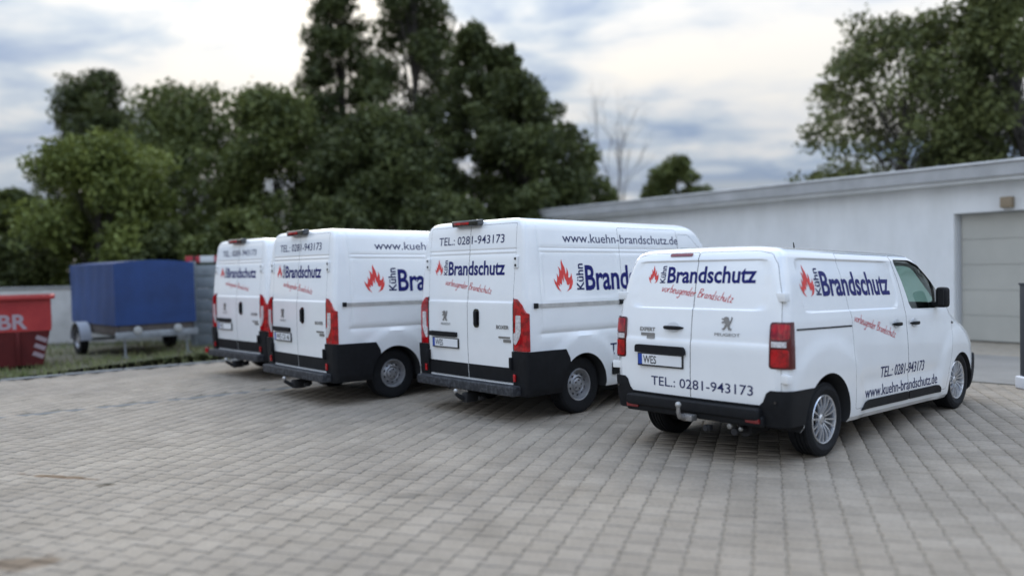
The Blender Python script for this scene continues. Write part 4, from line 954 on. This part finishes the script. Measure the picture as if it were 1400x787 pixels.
for k in range(5):
    bm = bmesh.new(); ebox(bm, D + 0.20, D + 0.245, g1 + 0.06, g0 - 0.06, 0.02 + k * 0.53, 0.02 + k * 0.53 + 0.524, 0.006)
    bpart('garage_door_panel', bm, doorm)
bm = bmesh.new(); ebox(bm, D + 0.16, D + 0.30, g0 - 0.055, g0 - 0.002, 0, 2.688); ebox(bm, D + 0.16, D + 0.30, g1 + 0.002, g1 + 0.055, 0, 2.688); ebox(bm, D + 0.16, D + 0.30, g1 + 0.056, g0 - 0.056, 2.665, 2.688); bpart('garage_door_frame', bm, doorm2)
bm = bmesh.new(); gq = g0 - 1.02
ebox(bm, D - 0.16, D, gq - 0.16, gq + 0.06, 2.74, 2.96, 0.02); lampm = mat('brown_lamp', (0.26, 0.20, 0.13), 0.6)
wl = obj('wall_box', to_mesh(bm, 'wb', lampm)); tag(wl, 'small brown box lamp on the wall above the garage door', 'wall lamp')
# dark post by the door
p = ground_at(1398, 531)
po = empty('marker_post', (p.x + 0.07, p.y, -0.004)); tag(po, 'dark post with a white foot in front of the garage door', 'post')
bm = bmesh.new(); add_box(bm, (0, 0, 0.78), (0.13, 0.13, 1.24), None, 0.012); add_box(bm, (0, 0, 1.41), (0.15, 0.15, 0.03), None, 0.008); obj('pole', to_mesh(bm, 'pole', mat('dark_post', (0.035, 0.04, 0.05), 0.5)), po)
bm = bmesh.new(); add_box(bm, (0, 0, 0.085), (0.22, 0.22, 0.17), None, 0.03, 3); obj('foot', to_mesh(bm, 'foot', mat('post_foot', (0.62, 0.64, 0.68), 0.6)), po)

# ------------------------------------------------------------------ walls behind the verge
ww = mat('whitewashed_wall', (0.42, 0.41, 0.39), 0.92, col2=(0.56, 0.55, 0.53), vscale=1.3, bump=0.4, bscale=25)
gw = empty('garden_wall', (-13.0, 22.0, -0.03)); tag(gw, 'low pale rendered wall behind the red skip', 'wall')
bm = bmesh.new(); add_box(bm, (0, 0, 0.76), (9.6, 0.2, 1.46), None, 0.01); obj('wall_body', to_mesh(bm, 'w', ww), gw)
for k in range(8):
    bm = bmesh.new(); add_box(bm, (-4.2 + k * 1.2, 0, 1.525), (1.19, 0.27, 0.065), None, 0.012); obj('coping_stone', to_mesh(bm, 'cs', mat('coping', (0.26, 0.26, 0.255), 0.9, var=0.15, vscale=4)), gw)
cf = empty('concrete_fence', (-7.85, 20.1, -0.03)); tag(cf, 'grey concrete plank fence beside the blue trailer', 'fence')
fm = mat('fence_concrete', (0.20, 0.225, 0.235), 0.9, col2=(0.27, 0.295, 0.30), vscale=2.5, bump=0.3, bscale=30)
for k in range(5):
    bm = bmesh.new(); add_box(bm, (k * 1.9, 0, 1.06), (0.14, 0.15, 2.12), None, 0.012); obj('fence_post', to_mesh(bm, 'fp', fm), cf)
    if k < 4:
        for q in range(7):
            bm = bmesh.new(); add_box(bm, (k * 1.9 + 0.95, 0.01, 0.155 + q * 0.288), (1.755, 0.05, 0.276), None, 0.01); obj('fence_plank', to_mesh(bm, 'pk', fm), cf)
bb = empty('barrier_board', (-7.55, 20.28, 1.98)); tag(bb, 'red and white striped barrier board fixed along the top of the grey fence', 'barrier')
rw = [mat('barrier_red', (0.42, 0.03, 0.04), 0.5), mat('barrier_white', (0.62, 0.64, 0.63), 0.5)]
for k in range(7):
    bm = bmesh.new(); add_box(bm, (-0.35 + k * 0.36, 0, 0.16), (0.355, 0.03, 0.16), None, 0.004); obj('stripe', to_mesh(bm, 'stp', rw[k % 2 if k else 0]), bb)
bm = bmesh.new()
for x in (-0.3, 0.9, 1.7): add_box(bm, (x, -0.036, 0.0), (0.05, 0.03, 0.48), None, 0.004)
obj('bracket', to_mesh(bm, 'bk', darkmetal), bb)

# ------------------------------------------------------------------ red skip
skr = mat('skip_red', (0.30, 0.015, 0.017), 0.55, col2=(0.38, 0.028, 0.026), vscale=3, bump=0.1); skd = mat('skip_shaded_red', (0.085, 0.005, 0.006), 0.65, col2=(0.12, 0.010, 0.010), vscale=3)  # second red is darker: shade of the downward-facing hull put into the colour
sk = empty('red_skip', (-9.12 - 1.66 * math.cos(R(29)) - 0.9 * math.sin(R(29)), 16.2 - 1.66 * math.sin(R(29)) + 0.9 * math.cos(R(29)), -0.03), R(29)); tag(sk, 'open red steel skip with white lettering and striped corner', 'skip')
def frustum(bm, a, b):
    (x0, x1, y0, y1, z0), (X0, X1, Y0, Y1, z1) = a, b
    A = [bm.verts.new(q) for q in ((x0, y0, z0), (x1, y0, z0), (x1, y1, z0), (x0, y1, z0))]; B = [bm.verts.new(q) for q in ((X0, Y0, z1), (X1, Y0, z1), (X1, Y1, z1), (X0, Y1, z1))]
    for k in range(4): bm.faces.new((A[k], A[(k + 1) % 4], B[(k + 1) % 4], B[k]))
    return A, B
bm = bmesh.new(); A, B = frustum(bm, (-1.62, 1.62, -0.85, 0.85, 0.76), (-1.62, 1.62, -0.85, 0.85, 1.40)); A2, B2 = frustum(bm, (-1.58, 1.58, -0.81, 0.81, 0.76), (-1.58, 1.58, -0.81, 0.81, 1.40))
for k in range(4): bm.faces.new((B[k], B[(k + 1) % 4], B2[(k + 1) % 4], B2[k])); bm.faces.new((A[k], A[(k + 1) % 4], A2[(k + 1) % 4], A2[k]))
recalc(bm); obj('upper_side', to_mesh(bm, 'us', skr, False), sk)
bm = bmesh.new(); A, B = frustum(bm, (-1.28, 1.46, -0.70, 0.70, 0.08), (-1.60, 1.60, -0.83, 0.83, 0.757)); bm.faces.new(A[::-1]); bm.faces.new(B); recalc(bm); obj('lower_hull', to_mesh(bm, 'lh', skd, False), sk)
for (c, s) in (((0, -0.88, 1.42), (3.36, 0.09, 0.07)), ((0, 0.88, 1.42), (3.36, 0.09, 0.07)), ((1.655, 0, 1.42), (0.09, 1.66, 0.07)), ((-1.655, 0, 1.42), (0.09, 1.66, 0.07))):
    bm = bmesh.new(); add_box(bm, c, s, None, 0.012); obj('rim', to_mesh(bm, 'rim', skr), sk)
for x in (-1.1, -0.55, 0.0, 0.55, 1.1):
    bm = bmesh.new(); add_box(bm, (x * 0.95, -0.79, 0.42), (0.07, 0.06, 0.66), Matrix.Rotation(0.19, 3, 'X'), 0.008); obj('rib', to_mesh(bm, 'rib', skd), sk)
for x in (-0.9, 0.9):
    bm = bmesh.new(); add_box(bm, (x, 0, 0.045), (0.14, 1.3, 0.07)); obj('runner', to_mesh(bm, 'rn', skd), sk)
v, f = text2d('IE BR', 0.03); bm = bmesh.new(); x0 = min(q[0] for q in v); x1 = max(q[0] for q in v)
vs = [bm.verts.new((0.30 + (a - x0) / (x1 - x0) * 0.92, -0.854, 0.82 + b / CAP * 0.27)) for a, b in v]
for q in f: bm.faces.new([vs[k] for k in q])
obj('lettering', to_mesh(bm, 'lt', mat('skip_white', (0.36, 0.28, 0.31), 0.6), False), sk)
for k in range(3):
    z = 0.28 + k * 0.16; xo = 1.47 + (1.60 - 1.46) * (z - 0.08) / 0.68; yo = -(0.70 + 0.13 * (z - 0.08) / 0.68)
    bm = bmesh.new(); add_box(bm, (xo - 0.13, yo - 0.012, z), (0.20, 0.012, 0.085), Matrix.Rotation(0.19, 3, 'X') @ Matrix.Rotation(0.45, 3, 'Y')); obj('warning_stripe', to_mesh(bm, 'ws', mat('skip_white', (0.6,) * 3)), sk)

# ------------------------------------------------------------------ blue tarpaulin trailer
tarp = mat('blue_tarpaulin', (0.010, 0.034, 0.120), 0.65, col2=(0.014, 0.050, 0.180), vscale=1.2, bump=0.5, bscale=5); galv = mat('galvanised_steel', (0.30, 0.32, 0.34), 0.5, metal=0.5, var=0.2, vscale=6)
c0 = Vector((-8.62, 17.7)); ax_b = Vector((1.27, 1.2)).normalized(); ax_l = Vector((-ax_b.y, ax_b.x))
tl = empty('tarpaulin_trailer', (c0.x, c0.y, -0.03), math.atan2(ax_b.y, ax_b.x)); tag(tl, 'small trailer with a blue tarpaulin cover on the grass verge', 'trailer')
LW, LL = 1.76, 3.2        # local x across the rear, y towards its front
bm = bmesh.new(); nx, ny, nz = 9, 15, 8
def tpt(x, y, z): 
    s = 0.012 * math.sin(y * 9 + z * 2) + 0.010 * math.sin(x * 11 + z * 3); return (x + s * (1 if x > LW / 2 else -1) * (0.3 + 0.7 * (0.05 < y < LL - 0.05)), y + s * (1 if y > LL / 2 else -1), z)
def grid(f, n, m):
    g = [[bm.verts.new(f(i / n, j / m)) for j in range(m + 1)] for i in range(n + 1)]
    for i in range(n):
        for j in range(m): bm.faces.new((g[i][j], g[i + 1][j], g[i + 1][j + 1], g[i][j + 1]))
zt = lambda x: 2.08 + 0.07 * math.sin(math.pi * min(1, max(0, x / LW)))
grid(lambda a, b: tpt(a * LW, 0, 0.72 + b * (zt(a * LW) - 0.72)), nx, nz); grid(lambda a, b: tpt(a * LW, LL, 0.72 + b * (zt(a * LW) - 0.72)), nx, nz)
grid(lambda a, b: tpt(0, a * LL, 0.72 + b * 1.36), ny, nz); grid(lambda a, b: tpt(LW, a * LL, 0.72 + b * 1.36), ny, nz); grid(lambda a, b: tpt(a * LW, b * LL, zt(a * LW)), nx, ny)
bmesh.ops.remove_doubles(bm, verts=bm.verts, dist=0.004); recalc(bm); obj('tarpaulin', to_mesh(bm, 'tp', tarp, True, 50), tl)
for nm, c, s, m_ in (('drop_side', (0.05, LL / 2, 0.66), (0.035, LL - 0.06, 0.30), mat('trailer_board', (0.10, 0.085, 0.075), 0.7, var=0.2, vscale=5)), ('drop_side', (LW - 0.05, LL / 2, 0.66), (0.035, LL - 0.06, 0.30), MATS['trailer_board']), ('tailgate', (LW / 2, 0.05, 0.66), (LW - 0.15, 0.035, 0.30), MATS['trailer_board']), ('headboard', (LW / 2, LL - 0.05, 0.66), (LW - 0.15, 0.035, 0.30), MATS['trailer_board']), ('bed', (LW / 2, LL / 2, 0.53), (LW - 0.08, LL - 0.08, 0.05), galv), ('rear_beam', (LW / 2, -0.03, 0.50), (LW + 0.04, 0.06, 0.15), galv), ('chassis_rail', (0.35, LL / 2, 0.47), (0.06, LL, 0.10), galv), ('chassis_rail', (LW - 0.35, LL / 2, 0.47), (0.06, LL, 0.10), galv), ('axle', (LW / 2, 2.0, 0.33), (LW + 0.2, 0.07, 0.07), galv)):
    bm = bmesh.new(); add_box(bm, c, s, None, 0.008); obj(nm, to_mesh(bm, nm, m_), tl)
tym, trm, trn, rmm = tyre_mesh(0.32, 0.18, 0.175), tread_mesh(0.32, 0.18, ((-0.97, -0.74),)), tread_mesh(0.32, 0.18, ((0.74, 0.97),)), steel_mesh(0.175, 0.085)
for x, rz in ((-0.14, math.pi / 2 * 3), (LW + 0.14, math.pi / 2)):
    W = link(bpy.data.objects.new('wheel', tym)); W.parent = tl; W.location = (x, 2.0, 0.318); W.rotation_euler = (0, 0, rz)
    for nm, me_ in (('rim', rmm), ('tread', trm), ('tread', trn)): c = link(bpy.data.objects.new(nm, me_)); c.parent = W
    bm = bmesh.new(); prof = [(x - 0.12, x + 0.12)]; ring = []
    for k in range(13):
        a = math.pi * k / 12; ring.append([bm.verts.new((xx, 2.0 - 0.40 * math.cos(a), 0.34 + 0.40 * math.sin(a))) for xx in (x - 0.12, x + 0.12)])
    for A, B in zip(ring, ring[1:]): bm.faces.new((A[0], A[1], B[1], B[0]))
    ex = bmesh.ops.extrude_face_region(bm, geom=list(bm.faces)); [setattr(g_, 'co', g_.co + (g_.co - Vector((g_.co.x, 2.0, 0.34))).normalized() * 0.02) for g_ in ex['geom'] if isinstance(g_, bmesh.types.BMVert)]
    recalc(bm); obj('mudguard', to_mesh(bm, 'mg', mat('mudguard_grey', (0.36, 0.38, 0.41), 0.5)), tl)
for x in (0.44, 1.32):
    bm = bmesh.new(); add_lathe(bm, [(0.001, -0.105), (0.070, -0.10), (0.088, -0.085), (0.088, -0.06)], 24, 'y', (x, 0, 0.60)); recalc(bm); L_ = obj('round_lamp', to_mesh(bm, 'rl', mat('lamp_white', (0.40, 0.40, 0.38), 0.5)), tl)
    bm = bmesh.new(); add_box(bm, (x, -0.055, 0.52), (0.05, 0.03, 0.12)); obj('lamp_bracket', to_mesh(bm, 'lb', galv), L_)
for x in (0.2, 1.56):
    bm = bmesh.new(); add_tube(bm, [(x, 0.06, 0.50), (x, 0.03, 0.02)], 0.022, 8); add_box(bm, (x, 0.03, 0.015), (0.14, 0.14, 0.02)); obj('prop_stand', to_mesh(bm, 'ps', galv), tl)
bm = bmesh.new(); add_tube(bm, [(0.35, LL, 0.47), (LW / 2, LL + 1.1, 0.45)], 0.035, 8); add_tube(bm, [(LW - 0.35, LL, 0.47), (LW / 2, LL + 1.1, 0.45)], 0.035, 8); obj('drawbar', to_mesh(bm, 'db', galv), tl)

# ------------------------------------------------------------------ trees and shrubs
def leaf_mat(name, c1, c2, sc=0.9):
    m = bpy.data.materials.new(name); m.use_nodes = True; nt = m.node_tree; N = nt.nodes.new; L = nt.links.new; b = nt.nodes['Principled BSDF']
    b.inputs['Roughness'].default_value = 0.6; b.inputs['Specular IOR Level'].default_value = 0.25
    geo = N('ShaderNodeNewGeometry'); n = N('ShaderNodeTexNoise'); n.inputs['Scale'].default_value = sc; n.inputs['Detail'].default_value = 3; L(geo.outputs['Position'], n.inputs['Vector'])
    ad = N('ShaderNodeMath'); ad.operation = 'MULTIPLY_ADD'; L(geo.outputs['Random Per Island'], ad.inputs[0]); ad.inputs[1].default_value = 0.35; L(n.outputs[0], ad.inputs[2])
    r = N('ShaderNodeValToRGB'); r.color_ramp.elements[0].position = 0.42; r.color_ramp.elements[1].position = 0.92; r.color_ramp.elements[0].color = (*c1, 1); r.color_ramp.elements[1].color = (*c2, 1)
    L(ad.outputs[0], r.inputs[0]); L(r.outputs[0], b.inputs['Base Color'])
    tr = N('ShaderNodeBsdfTranslucent'); L(r.outputs[0], tr.inputs[0]); mx = N('ShaderNodeMixShader'); mx.inputs[0].default_value = 0.22
    L(b.outputs[0], mx.inputs[1]); L(tr.outputs[0], mx.inputs[2]); L(mx.outputs[0], nt.nodes['Material Output'].inputs[0]); return m
bark = mat('bark', (0.045, 0.038, 0.030), 0.95, col2=(0.085, 0.075, 0.062), vscale=6, bump=0.6, bscale=20)
LEAF = {'dark': leaf_mat('leaf_dark', (0.036, 0.046, 0.016), (0.112, 0.130, 0.042)), 'mid': leaf_mat('leaf_mid', (0.055, 0.071, 0.022), (0.150, 0.172, 0.050)),
        'lime': leaf_mat('leaf_lime', (0.078, 0.098, 0.024), (0.190, 0.220, 0.052)), 'olive': leaf_mat('leaf_olive', (0.052, 0.062, 0.021), (0.138, 0.152, 0.048))}
def leaves(blobs, n, size, rng, inner=0.45, droop=0.0):
    """leaf-sized faces scattered through the outer part of each clump"""
    B = np.array(blobs); vol = B[:, 3] * B[:, 4] * B[:, 5]; k = rng.choice(len(B), n, p=vol ** 0.75 / (vol ** 0.75).sum())
    d = rng.normal(size=(n, 3)); d /= np.linalg.norm(d, axis=1)[:, None]; rad = inner + (1 - inner) * rng.uniform(0, 1, n) ** 0.55
    rad *= 1 + 0.22 * np.sin(d[:, 0] * 7 + k) * np.sin(d[:, 1] * 6 + 2 * k) * np.sin(d[:, 2] * 8)
    C = B[k, :3] + d * B[k, 3:6] * rad[:, None]
    a = rng.normal(size=(n, 3)); a /= np.linalg.norm(a, axis=1)[:, None]; b = np.cross(a, rng.normal(size=(n, 3))); b /= np.linalg.norm(b, axis=1)[:, None]
    s = size * rng.uniform(0.6, 1.35, n)[:, None]
    return np.stack([C - a * s, C + b * s * 0.45, C + a * s, C - b * s * 0.45], 1).reshape(-1, 3)
def tree(label, px, base_d, top_py, width_px, kind, n_leaf=9000, low=0.18, gaps=0.0, blobs_n=34, shape=1.0, cat='tree', group=None, leaf=0.125, seed=None, name='leafy_tree', drop=0.0):
    rng = np.random.default_rng(seed if seed is not None else int(abs(px) * 7 + base_d)); p = at(px, top_py, base_d); H = p.z; rx = width_px / 2 / FPX * base_d
    root = empty(name, (p.x, p.y, -0.03)); tag(root, label, cat, group)
    z0 = H * low; blobs = []
    for i in range(blobs_n):
        t = (i + rng.uniform(0, 1)) / blobs_n; z = z0 + (H - z0) * (0.06 + 0.90 * t)
        prof = math.sin(math.pi * min(1, (0.12 + 0.88 * t)) ** shape) ** 0.6 if t < 0.98 else 0.3
        R_ = rx * max(0.18, prof); a = rng.uniform(0, 2 * math.pi); q = R_ * (0.30 + 0.55 * math.sqrt(rng.uniform(0, 1))) ; s = rx * rng.uniform(0.24, 0.40) * (1 - 0.45 * gaps)
        blobs.append((q * math.cos(a), q * math.sin(a), min(z, H - s * 0.75), s * 1.1, s * 1.1, s * rng.uniform(0.65, 0.95)))
    crown = obj('crown', tri_mesh('crown', leaves(blobs + [(b[0] * 1.12 + rng.normal(0, .35) * b[3], b[1] * 1.12 + rng.normal(0, .35) * b[3], min(b[2] + rng.normal(0, .5) * b[3], H - 0.2), b[3] * .5, b[3] * .5, b[3] * .42) for b in blobs for _ in range(2)], int(n_leaf * 1.9), leaf, rng, 0.25), LEAF[kind], 4), root)
    bm = bmesh.new(); r0 = 0.014 * H + 0.05; th = H * 0.74; pts = []
    for i in range(7): pts.append(Vector((0.05 * H * 0.3 * math.sin(i * 1.3 + px), 0.05 * H * 0.3 * math.cos(i * 1.7 + px), th * i / 6)))
    pts[0].x = pts[0].y = 0; add_tube(bm, pts, [r0 * (1 - 0.85 * i / 6) for i in range(7)], 8)
    for b in blobs:
        c = Vector(b[:3]); k = min(5, max(1, int(6 * (c.z * 0.62) / th))); s0 = pts[k] + (pts[k + 1] - pts[k]) * rng.uniform(0, 1) if k < 6 else pts[k]
        mid = (s0 + c) / 2 + Vector((0, 0, 0.06 * (c - s0).length)); add_tube(bm, [s0, mid, c], [r0 * 0.16, r0 * 0.10, r0 * 0.04], 5)
        for _ in range(2): e = c + Vector(rng.normal(0, 0.5, 3)) * b[3]; add_tube(bm, [c, (c + e) / 2 + Vector((0, 0, 0.05)), e], [r0 * 0.05, r0 * 0.035, r0 * 0.015], 4)
    obj('trunk', to_mesh(bm, 'trunk', bark), root); return root
GT = 'trees beyond the yard'
tree('dark rounded tree rising behind the lime green bushy tree', 128, 38, 100, 170, 'dark', 12000, 0.10, 0.1, 44, group=GT)
tree('lime green bushy tree standing behind the pale wall and red skip', 128, 26, 184, 235, 'lime', 15000, 0.04, 0.0, 54, 0.8, group=GT, leaf=0.105)
tree('mid green tree between the lime bushy tree and the tallest trees', 255, 34, 118, 240, 'mid', 15000, 0.06, 0.0, 52, 0.85, group=GT)
tree('narrow green tree in front of the tallest trees above the middle tall van', 375, 30, 122, 210, 'mid', 14000, 0.05, 0.0, 48, 0.85, group=GT, leaf=0.115)
tree('tall airy dark tree with gaps of sky beside the narrow green tree', 462, 38, -45, 140, 'dark', 13000, 0.10, 0.25, 84, 0.7, group=GT)
tree('tallest dark tree rising out of the picture with a thin upper crown', 560, 37, -80, 170, 'dark', 16000, 0.10, 0.25, 90, 0.72, group=GT)
tree('dense dark tree with rounded top behind the tall vans', 655, 33, 30, 150, 'dark', 15000, 0.08, 0.15, 52, 0.85, group=GT)
tree('broad dark tree with low spread crown at the far corner of the building', 712, 31, 100, 175, 'dark', 15000, 0.06, 0.1, 52, 1.0, group=GT, leaf=0.115)
tree('low green tree leaning out beside the bare tree', 775, 33, 178, 125, 'mid', 8000, 0.06, 0.25, 36, 1.0, group=GT, leaf=0.115)
tree('big olive tree with holes in its crown behind the white building', 1238, 27, 12, 300, 'olive', 11000, 0.26, 0.8, 90, 1.0, group=GT, leaf=0.105)
tree('huge dark olive tree behind the garage door end of the building', 1400, 25, -70, 230, 'olive', 17000, 0.14, 0.3, 70, 1.0, group=GT, leaf=0.105)
tree('small dark round tree peeping over the white roof', 925, 36, 212, 105, 'mid', 7000, 0.10, 0.1, 32, 1.0, group=GT, leaf=0.12)
tree('dense dark tree filling the gap below the tallest trees', 520, 30, 150, 230, 'dark', 16000, 0.04, 0.0, 52, 0.85, group=GT, leaf=0.115)
tree('leafy low tree behind the building beside the big olive tree', 1110, 32, 232, 60, 'olive', 3000, 0.30, 0.3, 20, 1.0, group=GT)
tree('mid green tree at the outer end above the red skip', 10, 31, 258, 130, 'mid', 8000, 0.05, 0.0, 36, 0.85, group=GT)
GH = 'shrubs along the far walls'
for px, d, ty_, wd, kd, lb in ((20, 25.5, 318, 150, 'dark', 'dark shrub over the pale wall above the red skip'), (210, 25, 300, 130, 'dark', 'dark shrub above the blue trailer'), (330, 24.5, 285, 150, 'mid', 'mid green shrub above the last tall van'),
                                 (455, 25.5, 270, 150, 'dark', 'dark shrub above the middle tall van'), (600, 26, 262, 170, 'dark', 'dark shrub beside the tall van by the low van'), (730, 28.5, 248, 130, 'dark', 'dark shrub touching the far corner of the building'), (-60, 27, 300, 140, 'mid', 'green shrub at the outer end of the pale wall')):
    tree(lb, px, d, ty_, wd, kd, 6500, 0.02, 0.0, 26, 0.8, 'shrub', GH, 0.11, name='shrub')
# bare tree
rng = np.random.default_rng(5); p = at(842, 108, 38); H = p.z; bt = tag(empty('bare_tree', (p.x, p.y, -0.03)), 'thin bare tree with pale twigs beyond the white building', 'tree', GT); bm = bmesh.new()
def twig(a, d, ln, r, lev):
    e = a + d * ln; m_ = (a + e) / 2 + Vector(rng.normal(0, 0.03, 3)) * ln; add_tube(bm, [a, m_, e], [r, r * 0.8, r * 0.6], 5 if lev < 2 else 3, False)
    if lev >= 5: return
    for k in range(3 if lev else 5):
        nd = (d + Vector(rng.normal(0, 0.34, 3))).normalized(); nd.z = abs(nd.z) * 0.6 + 0.45; nd.normalize(); s = a + (e - a) * (0.55 + 0.45 * (k + 1) / (3 if lev else 5)); twig(s, nd, ln * rng.uniform(0.52, 0.72), r * 0.52, lev + 1)
twig(Vector((0, 0, 0)), Vector((0, 0, 1)), H * 0.44, 0.075, 0); hz = max(v.co.z for v in bm.verts)
for v in bm.verts: v.co.z *= H / hz; v.co.x *= 0.75; v.co.y *= 0.75
obj('trunk', to_mesh(bm, 'bt', mat('pale_bark', (0.15, 0.135, 0.125), 0.9)), bt)
